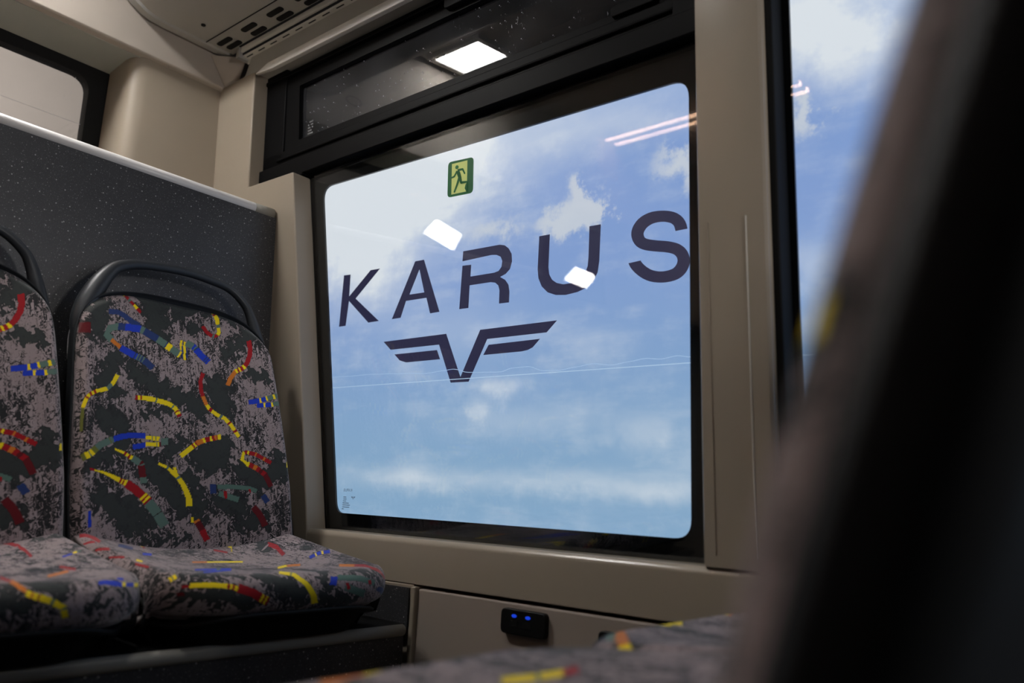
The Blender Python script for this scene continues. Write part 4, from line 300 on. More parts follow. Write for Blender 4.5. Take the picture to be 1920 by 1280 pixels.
def sky_print():
    "backlit banner: blue sky with clouds, drawn with soft cloud shapes, painted reflection haze and noise"
    m = bpy.data.materials.new('backlit_sky_print'); m.use_nodes = True; t = m.node_tree; t.nodes.remove(t.nodes['Principled BSDF']); g = N(m)
    p = g.pos(); sep = g.n('ShaderNodeSeparateXYZ', i_0=p); Y = sep.outputs[1]; Z = sep.outputs[2]
    n1 = g.noise(p, 7, 7, .62); n2 = g.noise(p, 17, 6, .65)
    mp = g.n('ShaderNodeMapping'); g.set(mp.inputs[0], p); mp.inputs['Scale'].default_value = (1, 1.2, 5)
    n3 = g.noise(mp.outputs[0], 4, 6, .6)
    wx = g.math('MULTIPLY', g.math('SUBTRACT', n2, .5), .17); wz = g.math('MULTIPLY', g.math('SUBTRACT', g.noise(p, 14, 6, .65), .5), .14)
    Yw = g.math('ADD', Y, wx); Zw = g.math('ADD', Z, wz)
    hard = None; soft = None; Ys = g.math('ADD', Y, wx); Zs = g.math('ADD', Z, g.math('MULTIPLY', wz, .3))
    for (cy, cz, ry, rz, am, so, sl) in CLOUDS_AND_HAZE:  # large white shapes also paint in haze reflected from the rear window
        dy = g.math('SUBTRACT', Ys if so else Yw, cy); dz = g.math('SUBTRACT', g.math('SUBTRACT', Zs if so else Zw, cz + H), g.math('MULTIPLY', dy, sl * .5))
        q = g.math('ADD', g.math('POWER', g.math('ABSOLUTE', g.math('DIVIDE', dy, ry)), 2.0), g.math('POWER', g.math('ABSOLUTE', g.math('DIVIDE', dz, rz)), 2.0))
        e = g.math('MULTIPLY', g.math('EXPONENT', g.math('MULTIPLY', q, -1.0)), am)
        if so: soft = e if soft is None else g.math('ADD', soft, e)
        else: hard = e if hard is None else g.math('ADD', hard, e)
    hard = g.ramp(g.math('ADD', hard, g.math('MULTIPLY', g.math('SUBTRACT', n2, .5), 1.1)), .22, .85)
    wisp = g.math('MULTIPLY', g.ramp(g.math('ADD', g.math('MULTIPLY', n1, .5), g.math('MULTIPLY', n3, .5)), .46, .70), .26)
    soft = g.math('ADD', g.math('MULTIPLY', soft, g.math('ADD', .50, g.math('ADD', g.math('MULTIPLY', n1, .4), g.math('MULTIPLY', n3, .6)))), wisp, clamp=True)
    hz = g.ramp(Z, H + .0, H + .55)
    base = g.mix(hz, (.285, .455, .655), (.265, .395, .720))
    top = g.ramp(Z, H + .64, H + .90)
    base = g.mix(g.math('MULTIPLY', top, .62), base, (.62, .72, .90))
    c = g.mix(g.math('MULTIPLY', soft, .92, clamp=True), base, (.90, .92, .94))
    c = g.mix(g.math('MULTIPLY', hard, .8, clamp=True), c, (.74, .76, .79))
    e = g.n('ShaderNodeEmission'); g.set(e.inputs[0], c); e.inputs[1].default_value = 1.0
    t.links.new(e.outputs[0], t.nodes['Material Output'].inputs[0])
    return m
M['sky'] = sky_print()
M['ink'] = mat('dark_blue_print', (.01, .01, .02), .6, emis=(.020, .018, .052), es=1.0)
M['seam'] = mat('pale_seam', (.2, .2, .2), .6, emis=(.42, .58, .78), es=1.0)
M['seam2'] = mat('wrinkle', (.2, .2, .2), .6, emis=(.36, .52, .76), es=1.0)

def fabric():
    m = mat('moquette_fabric', (.3, .25, .25), .85, spec=.25); g = N(m)
    uv = g.n('ShaderNodeAttribute', attribute_name='cloth').outputs['Vector']
    pa = g.n('ShaderNodeAttribute', attribute_name='patch').outputs['Fac']
    th = g.n('ShaderNodeAttribute', attribute_name='thread')
    n1 = g.noise(uv, 62, 6, .72); n2 = g.noise(uv, 165, 3, .75); n3 = g.noise(uv, 15, 3, .5)
    mp = g.n('ShaderNodeMapping'); g.set(mp.inputs[0], uv); mp.inputs['Rotation'].default_value = (0, 0, .7); mp.inputs['Scale'].default_value = (1, 2.2, 1)
    n4 = g.noise(mp.outputs[0], 75, 5, .7)
    v = g.math('ADD', g.math('MULTIPLY', n4, .26), g.math('MULTIPLY', n1, .26))
    v = g.math('ADD', v, g.math('MULTIPLY', n2, .42)); v = g.math('ADD', v, g.math('MULTIPLY', n3, .30))
    v = g.math('ADD', v, g.math('MULTIPLY', pa, .17)); v = g.math('ADD', v, g.math('MULTIPLY', g.ramp(pa, .55, .95), .16))
    dark = g.ramp(v, .614, .640)
    weave = g.noise(uv, 1500, 2)
    pink = g.mix(g.ramp(n3, .35, .65), (.32, .25, .25), (.40, .32, .325))
    drk = g.mix(pa, (.024, .024, .025), (.038, .043, .041))
    c = g.mix(dark, pink, drk)
    c = g.mix(th.outputs['Alpha'], c, th.outputs['Color'])
    c = g.mix(g.math('MULTIPLY', weave, .22), c, g.mix(.5, c, (0, 0, 0)))
    g.set(g.b.inputs['Base Color'], c)
    g.b.inputs['Sheen Weight'].default_value = .4; g.b.inputs['Sheen Roughness'].default_value = .35
    g.bump(weave, .4, .0006)
    return m
M['fabric'] = fabric()

# ------------------------------------------------------------------ the setting
def struct(o): return tag(o, kind='structure')
# floor, ceiling and the walls behind and beside the camera
struct(G().box(-1.40, 1.12, -2.2, 1.64, -.66, -.62).out('floor', plastic('floor_vinyl', (.05, .05, .052), .6)))
struct(G().box(-1.40, .66, -2.2, 2.2, 1.415, 1.45).out('ceiling', M['ceiling']))
WL = lambda y, z, d: (-1.38 - d, y, z)
struct(G().box(-1.42, -1.38, -2.2, 2.2, -.62, .0).box(-1.42, -1.38, -2.2, 2.2, .95, 1.415).box(-1.42, -1.38, 1.5, 2.2, 0, .95).box(-1.42, -1.38, -2.2, -1.9, 0, .95).box(-1.42, -1.38, -.3, -.15, 0, .95).out('wall_left', M['beige']))
o = struct(empty('window_4', (-1.40, -.5, .0)))
G().box(-1.415, -1.385, -1.9, -.3, 0, .95).box(-1.415, -1.385, -.15, 1.5, 0, .95).out('pane', M['frit'], o)
struct(G().box(-1.42, 1.2, -2.24, -2.2, -.62, 1.45).out('wall_front', M['beige']))

# side wall around the windows: one moulded piece to the left of the big window
wall = G().prism([(1.99, -.62), (1.99, 1.062), (1.785, 1.062), (1.784, .750), (1.594, .747), (1.475, -.077), (1.475, -.160), (1.14, -.160), (1.14, -.62)], W, .0, .052)
wr = struct(wall.out('wall_right', M['beige'], bevel=.004, seg=3))
# sill band under the windows
g = G(); pr = [(-.160, 0.0), (-.0885, 0.0), (-.0825, .0025), (-.0765, .0085), (-.0765, .060), (-.160, .060)]
g.add([W(y, z, d) for y in (1.474, -2.2) for z, d in pr], [tuple(range(6)), tuple(range(11, 5, -1))] + [(i, (i + 1) % 6, (i + 1) % 6 + 6, i + 6) for i in range(6)])
struct(g.out('trim_1', M['beige_smooth'], bevel=.0015))
# lower wall panel with raised front edge
g = G().prism([(1.128, -.166), (1.128, -.62), (-2.2, -.62), (-2.2, -.166)], WV, .006, .05)
struct(g.out('trim_2', M['lower_beige'], bevel=.004))
struct(G().prism([(1.140, -.163), (1.140, -.62), (1.128, -.62), (1.128, -.163)], WV, -.002, .05).out('trim_3', M['beige'], bevel=.003))
# wall above the windows, and everything forward of the second window
struct(G().prism([(1.99, 1.055), (1.99, 1.30), (-2.2, 1.30), (-2.2, 1.055)], W, .062, .10).prism([(-.85, -.077), (-.85, 1.09), (-2.2, 1.09), (-2.2, -.077)], W, 0, .06).out('trim_4', M['beige']))
# pale light catching strip under the ceiling cove
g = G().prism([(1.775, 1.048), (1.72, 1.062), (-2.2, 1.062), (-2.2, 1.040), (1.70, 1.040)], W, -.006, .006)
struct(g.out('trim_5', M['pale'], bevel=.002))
struct(G().add([(1.033, 1.83, 1.058), (1.050, 1.83, 1.150), (1.09, 1.83, 1.150), (1.09, 1.83, 1.058), (1.033, -2.2, 1.058), (1.050, -2.2, 1.150), (1.09, -2.2, 1.150), (1.09, -2.2, 1.058)], [(0, 1, 2, 3), (7, 6, 5, 4), (0, 4, 5, 1), (1, 5, 6, 2), (2, 6, 7, 3), (3, 7, 4, 0)]).out('trim_6', M['duct']))

# window pillar: wide cover over a ribbed core
def pillar():
    g = G()
    # profile across the pillar (y, depth); left edge sharp, right edge rounded
    prof = [(.549, .055), (.549, .003), (.547, 0), (.450, .000), (.444, .0015), (.440, .005), (.4375, .011), (.4375, .015), (.46, .015)]
    zs = [-.0765, .2, .40, .60, .80, 1.10]
    L = []
    for z in zs:
        k = (z + .0765) / 1.18
        L.append([W(y + (-.0035 * k if y < .5 else -.008 * k), z, d) for y, d in prof])
    n = len(prof)
    v = [p for l in L for p in l]
    f = [(i * n + k, i * n + k + 1, (i + 1) * n + k + 1, (i + 1) * n + k) for i in range(len(L) - 1) for k in range(n - 1)]
    f += [tuple(range(n)), tuple((len(L) - 1) * n + k for k in range(n - 1, -1, -1))]
    g.add(v, f)
    return g
p = pillar().out('window_pillar', M['beige_smooth'])
tag(p, 'tall beige window pillar with rounded edge between the two side windows', 'pillar')
p.data.polygons.foreach_set('use_smooth', [True] * len(p.data.polygons)); mo = p.modifiers.new('e', 'EDGE_SPLIT'); mo.split_angle = math.radians(24)
# vertical ribs low on the pillar; the second is paler, its light painted into the colour
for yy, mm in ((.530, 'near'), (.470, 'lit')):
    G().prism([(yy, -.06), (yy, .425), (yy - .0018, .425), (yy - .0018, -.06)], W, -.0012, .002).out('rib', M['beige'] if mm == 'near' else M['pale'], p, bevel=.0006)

struct(G().prism([(2.1, -.62), (2.1, -.085), (-2.2, -.085), (-2.2, -.62)], W, .0535, .062).out('trim_10', M['near_black']))

# ------------------------------------------------------------------ window 1: fixed pane below, sliding sash above
w1 = struct(empty('window_1', W(1.07, -.077, .05)))
outer = [(1.690, .765), (1.560, -.120), (.500, -.120), (.490, .765)]
hole = rounded([(1.552, .718), (1.450, -.0415), (.597, -.0425), (.584, .698)], [.030, .026, .030, .034], 7)
# matching outer loop for the ring
def match(outerp, innerp, per):
    o = []
    for i, c in enumerate(outerp): o += [c] * per
    return o
def ring_poly(g, outerp, innerp, per, fn, d0, d1):
    n = len(innerp); iv = [fn(*p, d0) for p in innerp]; ov = [fn(*p, d0) for p in outerp]
    iv2 = [fn(*p, d1) for p in innerp]; ov2 = [fn(*p, d1) for p in outerp]; k = len(outerp)
    v = iv + ov + iv2 + ov2; f = []
    for i in range(n):
        j = (i + 1) % n; a = i // per; b = j // per
        for off in (0, n + k):
            if a == b: f.append((off + i, off + j, off + n + a))
            else: f.append((off + i, off + j, off + n + b, off + n + a))
        f.append((i, j, n + k + j, n + k + i))
    for a in range(k):
        b = (a + 1) % k; f.append((n + a, n + b, 2 * n + k + b, 2 * n + k + a))
    g.add(v, f); return g
ring_poly(G(), outer, hole, 8, W, .0575, .062).out('glass_border', M['frit'], w1)
# rubber seal standing proud around the border
g = G()
def seal(g, pts, w_, d0, d1):
    n = len(pts)
    for i in range(n - 1):
        (y0, z0), (y1, z1) = pts[i], pts[i + 1]; dy, dz = y1 - y0, z1 - z0; l = math.hypot(dy, dz); ny, nz = -dz / l * w_, dy / l * w_
        g.prism([(y0, z0), (y1, z1), (y1 + ny, z1 + nz), (y0 + ny, z0 + nz)], W, d0, d1)
    return g
seal(g, [(1.604, .757), (1.476, -.079), (.556, -.079)], .022, .043, .0575)
g.out('seal', M['rubber'], w1, bevel=.003)
hole_in = [(y, z) for y, z in rounded([(1.556, .722), (1.454, -.0455), (.593, -.0465), (.580, .702)], [.032, .028, .032, .036], 7)]
g = G().prism([(1.600, .752), (1.470, -.077), (.540, -.077), (.530, .752)], W, .0485, .0565)
g.out('pane', M['glass'], w1)
# transom bar between pane and sash
g = G().prism([(1.790, .752), (1.790, .800), (.520, .800), (.520, .757), (1.60, .757), (1.60, .752)], W, .030, .062)
g.prism([(1.790, .800), (1.790, .838), (.520, .838), (.520, .800)], W, .040, .062)
g.prism([(1.72, .812), (1.72, .818), (.520, .818), (.520, .812)], W, .034, .042)
g.out('transom_bar', M['black'], w1, bevel=.003)
# upper outer frame
g = G().prism([(1.790, 1.060), (1.790, 1.10), (.520, 1.10), (.520, 1.060)], W, .030, .062)
g.prism([(1.790, 1.034), (1.790, 1.046), (.520, 1.046), (.520, 1.034)], W, .036, .062)
g.prism([(1.790, .80), (1.790, 1.09), (1.70, 1.09), (1.70, .80)], W, .040, .062)
g.prism([(.60, .79), (.60, 1.09), (.52, 1.09), (.52, .79)], W, .034, .062)
g.prism([(1.79, 1.0), (1.79, 1.10), (.52, 1.10), (.52, 1.0)], W, .052, .062)
g.out('upper_frame', M['black'], w1, bevel=.003)
sash = empty('sliding_sash', W(1.1, .85, .05), w1)
so = [(1.700, 1.030), (1.698, .825), (.590, .825), (.590, 1.030)]
si = rounded([(1.648, 1.000), (1.640, .855), (.628, .852), (.622, 1.000)], [.003, .003, .020, .020], 7)
ring_poly(G(), so, si, 8, W, .044, .060).out('sash_frame', M['black'], sash)
G().prism([(1.66, 1.01), (1.66, .845), (.61, .845), (.61, 1.01)], W, .0545, .0585).out('sash_pane', M['sash_glass'], sash)
# pull catch on the sash bar near the top of the picture
G().prism(rounded([(1.13, 1.008), (1.13, 1.034), (.98, 1.034), (.98, 1.008)], .008, 3), W, .030, .046).out('sash_catch', M['black'], sash, bevel=.002)
G().prism(rounded([(.72, .842), (.72, .862), (.63, .862), (.63, .842)], .006, 3), W, .034, .046).out('sash_catch', M['black'], sash, bevel=.002)
# faint stamp etched in the sash pane
g = G()
for i in range(5):
    for j in range(4):
        if (i * 7 + j * 3) % 5 != 0:
            y0 = 1.618 - .0052 * j; z0 = .900 - .0075 * i; g.prism([(y0, z0), (y0, z0 - .0035), (y0 - .0036, z0 - .0035), (y0 - .0036, z0)], W, .0538, .0543)
g.out('glass_stamp', M['stamp_light'], sash)

# ------------------------------------------------------------------ window 2, forward of the pillar
w2 = struct(empty('window_2', W(-.2, -.077, .05)))
o2 = [(.480, 1.12), (.480, -.085), (-.86, -.085), (-.86, 1.12)]
i2 = rounded([(.4115, 1.06), (.4195, -.042), (-.82, -.042), (-.82, 1.06)], .03, 7)
ring_poly(G(), o2, i2, 8, W, .0575, .062).out('glass_border', M['frit'], w2)
g = G(); g.prism([(.4440, -.08), (.4405, 1.10), (.4235, 1.10), (.4265, -.08)], W, .0125, .0575); g.out('seal', M['rubber'], w2, bevel=.004)
G().prism([(.470, 1.11), (.470, -.08), (-.85, -.08), (-.85, 1.11)], W, .0485, .0565).out('pane', M['glass'], w2)

# ------------------------------------------------------------------ rear wall, its window and the beige column beside it
# corner column: front face, rounded left corner and the return towards the window
g = G(); prof = [(1.12, 0.0), (.840, 0.0), (.822, .003), (.808, .012), (.800, .026), (.797, .045), (.797, .13), (1.12, .13)]
n = len(prof)
for z0, z1 in ((.55, 1.056),):
    v = [(x, 1.95 + d, z) for z in (z0, z1) for x, d in prof]
    g.add(v, [tuple(range(n)), tuple(range(2 * n - 1, n - 1, -1))] + [(i, (i + 1) % n, (i + 1) % n + n, i + n) for i in range(n)])
col = g.out('corner_column', M['beige'])
col.data.polygons.foreach_set('use_smooth', [True] * len(col.data.polygons))
mod = col.modifiers.new('e', 'EDGE_SPLIT'); mod.split_angle = math.radians(35)
tag(col, 'beige padded corner column between the rear window and the side wall', 'column')
# beam over it with a soffit that runs back to the window
g = G().prism([(-1.4, 1.056), (1.032, 1.056), (1.040, 1.040), (1.075, 1.040), (1.075, 1.15), (1.075, 1.42), (-1.4, 1.42)], lambda x, z, d: (x, 1.935 + d, z), 0, .02)
g.add([(-1.4, 1.94, 1.056), (1.05, 1.94, 1.056), (1.05, 2.12, 1.040), (-1.4, 2.12, 1.040), (-1.4, 1.94, 1.42), (1.05, 1.94, 1.42), (1.05, 2.12, 1.42), (-1.4, 2.12, 1.42)], [(0, 1, 2, 3), (4, 7, 6, 5), (0, 4, 5, 1), (2, 6, 7, 3), (0, 3, 7, 4), (1, 5, 6, 2)])
struct(g.out('trim_7', M['ceiling'], bevel=.006, seg=3))
struct(G().add([(-1.4, 1.957, 1.0548), (.96, 1.957, 1.0548), (.96, 2.115, 1.0395), (-1.4, 2.115, 1.0395), (-1.4, 1.957, 1.053), (.96, 1.957, 1.053), (.96, 2.115, 1.038), (-1.4, 2.115, 1.038)], [(0, 1, 2, 3), (4, 7, 6, 5), (0, 4, 5, 1), (2, 6, 7, 3), (0, 3, 7, 4), (1, 5, 6, 2)]).out('trim_8', M['soffit']))
# wedge shaped end piece of the beam against the side wall
g = G().add([(.985, 1.934, 1.135), (1.050, 1.934, 1.125), (1.046, 1.934, 1.050), (1.050, 1.86, 1.135), (1.052, 1.900, 1.058)], [(0, 2, 1), (0, 3, 4, 2), (1, 4, 3), (1, 2, 4), (0, 1, 3)])
struct(g.out('trim_9', M['ceiling'], bevel=.002))
# wall behind (below and left of the rear window)
struct(G().box(-1.4, 1.1, 2.09, 2.14, .45, .70).box(-1.4, -.95, 2.09, 2.14, .70, 1.06).box(.80, 1.1, 2.09, 2.14, .70, 1.06).box(-1.4, 1.1, 2.09, 2.14, 1.045, 1.42).out('wall_back', M['beige']))
w3 = struct(empty('window_3', (-.07, 2.1, .775)))
RZ = lambda x, z, d: (x, 2.1 + d, z)
ro = [(.812, 1.044), (.812, .69), (-.96, .69), (-.96, 1.044)]
ri = rounded([(.755, 1.011), (.760, .712), (-.92, .712), (-.92, 1.011)], [.045, .03, .03, .045], 7)
ring_poly(G(), ro, ri, 8, RZ, -.014, .02).out('frame', M['near_black'], w3, bevel=.002)
G().prism([(.79, 1.03), (.79, .70), (-.94, .70), (-.94, 1.03)], RZ, .004, .010).out('pane', M['rear_glass'], w3)
# the hall beyond the rear window
hw = G().box(-4.5, 3.0, 4.6, 4.65, -.6, 3.2).out('wall_hall', M['hall']); struct(hw)

# parcel shelf between partition and rear wall
s = G().box(-1.38, 1.07, 1.680, 2.085, .565, .585).out('parcel_shelf', M['beige']); tag(s, 'beige ledge behind the silver rail, below the rear window', 'shelf')

# ------------------------------------------------------------------ speckled partition with silver rail
pt = tag(empty('partition_panel', (.2, 1.66, -.62)), 'dark grey speckled partition panel behind the rear seats with a silver top rail', 'panel')
G().add([(.12, 1.652, -.62), (1.1325, 1.652, -.62), (1.100, 1.652, -.06), (1.060, 1.652, .645), (.12, 1.652, .645),
         (.12, 1.675, -.62), (1.1325, 1.675, -.62), (1.100, 1.675, -.06), (1.060, 1.675, .645), (.12, 1.675, .645)],
        [(0, 1, 2, 3, 4), (9, 8, 7, 6, 5), (0, 5, 6, 1), (1, 6, 7, 2), (2, 7, 8, 3), (3, 8, 9, 4), (4, 9, 5, 0)]).out('board', M['speckled'], pt, bevel=.001)
G().tube([(.115, 1.662, .652), (1.0, 1.662, .652), (1.048, 1.662, .652)], .0135, 20, (0, 1, 0)).out('rail', M['rail'], pt, smooth=True)
G().tube([(1.0, 1.662, .652), (1.052, 1.662, .652)], .0142, 20, (0, 1, 0)).out('rail_end_cap', M['trim_grey'], pt, smooth=True)

# ------------------------------------------------------------------ overhead duct with slots
dk = tag(empty('overhead_duct', (.85, 0, 1.145)), 'grey overhead air duct with rows of dark slots above the side window', 'duct')
def duct():
    g = G(); prof = [(1.030, 1.146), (.845, 1.146), (.815, 1.148), (.792, 1.154), (.765, 1.168), (.600, 1.282), (.455, 1.385), (.42, 1.416), (1.030, 1.416)]
    rim = [(1.032, 1.141), (.845, 1.141), (.812, 1.143), (.788, 1.149), (.760, 1.164), (.595, 1.278), (.450, 1.381), (.415, 1.416), (1.032, 1.416)]
    n = len(prof); L = [[(x, y, z) for x, z in q] for q, y in ((prof, -2.2), (prof, 1.900), (rim, 1.904), (rim, 1.926), (prof, 1.930))]
    return g.loops(L)
dd = duct().out('body', M['duct'], dk, smooth=True); mo = dd.modifiers.new('e', 'EDGE_SPLIT'); mo.split_angle = math.radians(28)
def flat(g, pts, z, h): return g.prism(pts, lambda x, y, d: (x, y, d), z, z + h)
flat(G(), [(.951, -2.2), (.953, -2.2), (.953, 1.905), (.951, 1.905)], 1.1440, .0012).out('seam', M['rubber'], dk)
g = G(); k = 20; g.tube([(.905 , 1.834, 1.1435), (.905, 1.834, 1.147)], .0055, 16, (0, 1, 0)); g.out('screw_hole', M['near_black'], dk)
slot0 = None
for i in range(16):
    yc = 1.857 - .1125 * i
    for (xx, dy) in ((.979, 0.), (1.0035, -.006)):
        if slot0 is None:
            slot0 = flat(G(), rounded([(xx - .0075, yc - .030), (xx + .0075, yc - .030), (xx + .0075, yc + .030), (xx - .0075, yc + .030)], .0072, 4), 1.1436, .002).out('air_slot', M['near_black'], dk)
            base = (xx, yc)
        else:
            c = slot0.copy(); COL.objects.link(c); c.parent = dk; c.location = Vector(slot0.location) + Vector((xx - base[0], yc + dy - base[1], 0))
# stepped rails beside the slots
rl = G().box(1.020, 1.027, -2.2, 1.845, 1.130, 1.146).box(1.030, 1.050, -2.2, 1.850, 1.122, 1.146)
rl.out('grille_rail', M['pale'], dk, bevel=.0015)
G().box(1.0145, 1.0195, -2.2, 1.846, 1.1435, 1.146).box(1.0272, 1.0298, -2.2, 1.848, 1.126, 1.146).box(1.0502, 1.0538, -2.2, 1.848, 1.118, 1.146).out('groove', M['shell_matte'], dk)
G().box(1.054, 1.060, -2.2, 1.850, 1.114, 1.146).box(1.046, 1.049, -2.2, 1.850, 1.108, 1.122).out('edge_rail', M['pale'], dk, bevel=.0015)
slit0 = None
for i in range(34):
    yc = 1.825 - .0535 * i
    if slit0 is None: slit0 = flat(G(), rounded([(1.0350, yc - .014), (1.0380, yc - .014), (1.0380, yc + .014), (1.0350, yc + .014)], .0014, 2), 1.1213, .0012).out('slit', M['near_black'], dk)
    else:
        c = slit0.copy(); COL.objects.link(c); c.parent = dk; c.location = Vector(slit0.location) + Vector((0, -.0535 * i, 0))
G().box(1.017, 1.053, 1.846, 1.862, 1.116, 1.146).out('rail_end_piece', M['duct'], dk, bevel=.003)
# small oval latch on the beam
g = G(); pts = [(.690 + .030 * math.cos(t), 1.9345, 1.165 + .014 * math.sin(t)) for t in [i / 24 * 2 * PI for i in range(25)]]
lt = g.tube(pts, .0012, 6, (0, 1, 0)).out('ceiling_latch', M['rubber'], None); tag(lt, 'thin dark oval latch outline on the beam above the rear window', 'latch')

# ------------------------------------------------------------------ lamps
def lamp_panel(y, label, hl=.10):
    t = tag(empty('ceiling_light', (.29, y, 1.40)), label, 'light', 'white light panels in the cabin ceiling')
    G().box(.215, .365, y - hl, y + hl, 1.402, 1.412).out('diffuser', M['lamp'], t)
    ring_poly(G(), [(.195, y - hl - .02), (.385, y - hl - .02), (.385, y + hl + .02), (.195, y + hl + .02)], [(.215, y - hl), (.365, y - hl), (.365, y + hl), (.215, y + hl)], 1, lambda a, b, d: (a, b, d), 1.398, 1.414).out('frame', M['pale'], t)
lamp_panel(1.795, 'square white ceiling light mirrored in the upper sash glass')
lamp_panel(.86, 'narrow white ceiling fill light added above the gap between the two facing seat rows', .028)  # unseen second panel, added and sized for its light on the seats
for xx, lab in ((-.745, 'warm orange ceiling light strip, the one nearer the side windows'), (-.825, 'warm orange ceiling light strip, the one farther from the side windows')):
    t = tag(empty('light_strip', (xx, 1.47, 1.40)), lab, 'light', 'warm light strips mirrored in the window')
    G().box(xx - .009, xx + .009, 1.03, 1.915, 1.404, 1.414).out('diffuser', M['strip'], t)
    G().box(xx - .013, xx - .0095, 1.03, 1.915, 1.400, 1.414).box(xx + .0095, xx + .013, 1.03, 1.915, 1.400, 1.414).out('channel', M['pale'], t)
def floodlight(corners, lab):
    cx_ = sum(c[0] for c in corners) / 4; cz_ = sum(c[1] for c in corners) / 4
    t = tag(empty('hall_floodlight', (cx_, 3.2, -.62)), lab, 'light', 'white hall floodlights behind the bus')
    P = lambda x, z, d: (x, 3.2 + d, z)
    G().prism(corners, P, -.005, .0).out('lens', M['flood'], t)
    big = [(cx_ + (x - cx_) * 1.08, cz_ + (z - cz_) * 1.08) for x, z in corners]
    G().prism(big, P, .0, .06).out('housing', M['black'], t, bevel=.004)
    G().tube([(cx_, 3.24, -.62), (cx_, 3.24, cz_ - .05)], .015, 10).out('pole', M['black'], t)
    G().box(cx_ - .2, cx_ + .2, 3.1, 3.4, -.64, -.60).out('foot', M['black'], t)
floodlight([(-.859, 1.22), (-.958, 1.311), (-1.152, 1.259), (-1.085, 1.158)], 'white hall floodlight whose reflection floats left of the lettering letter R')
floodlight([(-2.192, 1.116), (-2.326, 1.218), (-2.572, 1.192), (-2.448, 1.089)], 'white hall floodlight whose reflection sits low on the lettering letter U')

# ------------------------------------------------------------------ backlit banner outside the windows
bn = tag(empty('sky_banner', (1.33, .1, -.3)), 'backlit blue sky and cloud banner outside the side windows with dark lettering', 'banner')
BW = lambda y, z, d: (1.30 + d - .06 * (z + .06), y, z)
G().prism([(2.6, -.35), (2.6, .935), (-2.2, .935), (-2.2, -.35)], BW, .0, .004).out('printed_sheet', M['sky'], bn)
G().prism([(2.6, -.45), (2.6, 1.0), (-2.2, 1.0), (-2.2, -.45)], BW, .006, .05).out('back_box', M['near_black'], bn)
def fill_poly(name, polys, parent, mt, fn, d0, d1):
    g = G()
    for q in polys:
        if isinstance(q[0][0], (tuple, list)):      # outer + hole, cut along a slit
            o_, h_ = q; best = min(((i, j) for i in range(len(o_)) for j in range(len(h_))), key=lambda ij: math.dist(o_[ij[0]], h_[ij[1]]))
            i, j = best
            def sgn(P): return sum(P[k][0] * P[(k + 1) % len(P)][1] - P[(k + 1) % len(P)][0] * P[k][1] for k in range(len(P)))
            if sgn(o_) * sgn(h_) > 0: h_ = h_[::-1]; j = len(h_) - 1 - j
            q = o_[:i + 1] + h_[j:] + h_[:j + 1] + o_[i:]
        v = [fn(a, b, d0) for a, b in q]; g.add(v, [tuple(range(len(q)))])
    me = bpy.data.meshes.new(name); me.from_pydata([(x, y, z + H) for x, y, z in g.v], [], g.f)
    bm = bmesh.new(); bm.from_mesh(me); bmesh.ops.triangulate(bm, faces=bm.faces[:], ngon_method='EAR_CLIP'); bm.to_mesh(me); bm.free()
    o = bpy.data.objects.new(name, me); COL.objects.link(o); me.materials.append(mt); adopt(o, parent); return o
for i, q in enumerate(LETTER_SHAPES):
    poly = (q, LETTER_A_HOLE) if i == 1 else q
    fill_poly('printed_letter', [poly], bn, M['ink'], BW, -.0012, 0)
fill_poly('wing_emblem', WING_SHAPES, bn, M['ink'], BW, -.0012, 0)
g = G(); g.tube([BW(y, z, -.001) for y, z in [(2.5, SEAM[0][1] + .02)] + SEAM + [(-2.1, SEAM[-1][1] - .02)]], .0009, 6); g.out('sheet_seam', M['seam'], bn)
ww = WRINKLE; dense = []
for i in range(len(ww) - 1):
    for k in range(4):
        s_ = k / 4; s2 = s_ * s_ * (3 - 2 * s_); dense.append((ww[i][0] * (1 - s_) + ww[i + 1][0] * s_, ww[i][1] * (1 - s2) + ww[i + 1][1] * s2))
G().tube([BW(y, z, -.001) for y, z in dense], .0007, 6).out('sheet_wrinkle', M['seam2'], bn)

# ------------------------------------------------------------------ stickers on the glass
ex = tag(empty('exit_sign', W(1.086, .60, .047)), 'small green running man exit sticker near the top of the window glass', 'sign')
rr = [(1.1225, .676), (1.1225, .601), (1.0525, .597), (1.0525, .671)]
def exl(u, v): # sign coordinates 0..1 from the upper left corner
    y = 1.1225 - .070 * u; z = (.676 - .0045 * u) - .0747 * v; return (y, z)
def exd(d): return lambda u, v, _d: W(*exl(u, v), d + _d)
ring_poly(G(), [exl(.15, .07), exl(.15, .94), exl(.77, .93), exl(.77, .06)], rounded(rr, .009, 4), 5, W, .0470, .0478).out('plate', M['green'], ex)
G().prism([(.14, .06), (.78, .05), (.78, .94), (.15, .95)], exd(.0472), 0, .0003).out('door_field', M['sign_yellow'], ex)
g = G(); fn = exd(.0458)
cpts = [(.37 + .062 * math.cos(t), .20 + .055 * math.sin(t)) for t in [i / 14 * 2 * PI for i in range(14)]]
g.prism(cpts, fn, 0, .0006)
def limb(pts, ws):
    for i in range(len(pts) - 1):
        (a, b), (c_, d_) = pts[i], pts[i + 1]; l = math.hypot(c_ - a, d_ - b); nx, ny = -(d_ - b) / l, (c_ - a) / l; w0, w1_ = ws[i], ws[i + 1]
        g.prism([(a + nx * w0, b + ny * w0), (c_ + nx * w1_, d_ + ny * w1_), (c_ - nx * w1_, d_ - ny * w1_), (a - nx * w0, b - ny * w0)], fn, 0, .0006)
        e = [(c_ + w1_ * math.cos(t), d_ + w1_ * math.sin(t)) for t in [k / 8 * 2 * PI for k in range(8)]]; g.prism(e, fn, 0, .0006)
limb([(.40, .31), (.45, .40), (.50, .52)], [.055, .06, .055])
limb([(.40, .29), (.60, .29), (.68, .42)], [.028, .028, .022])
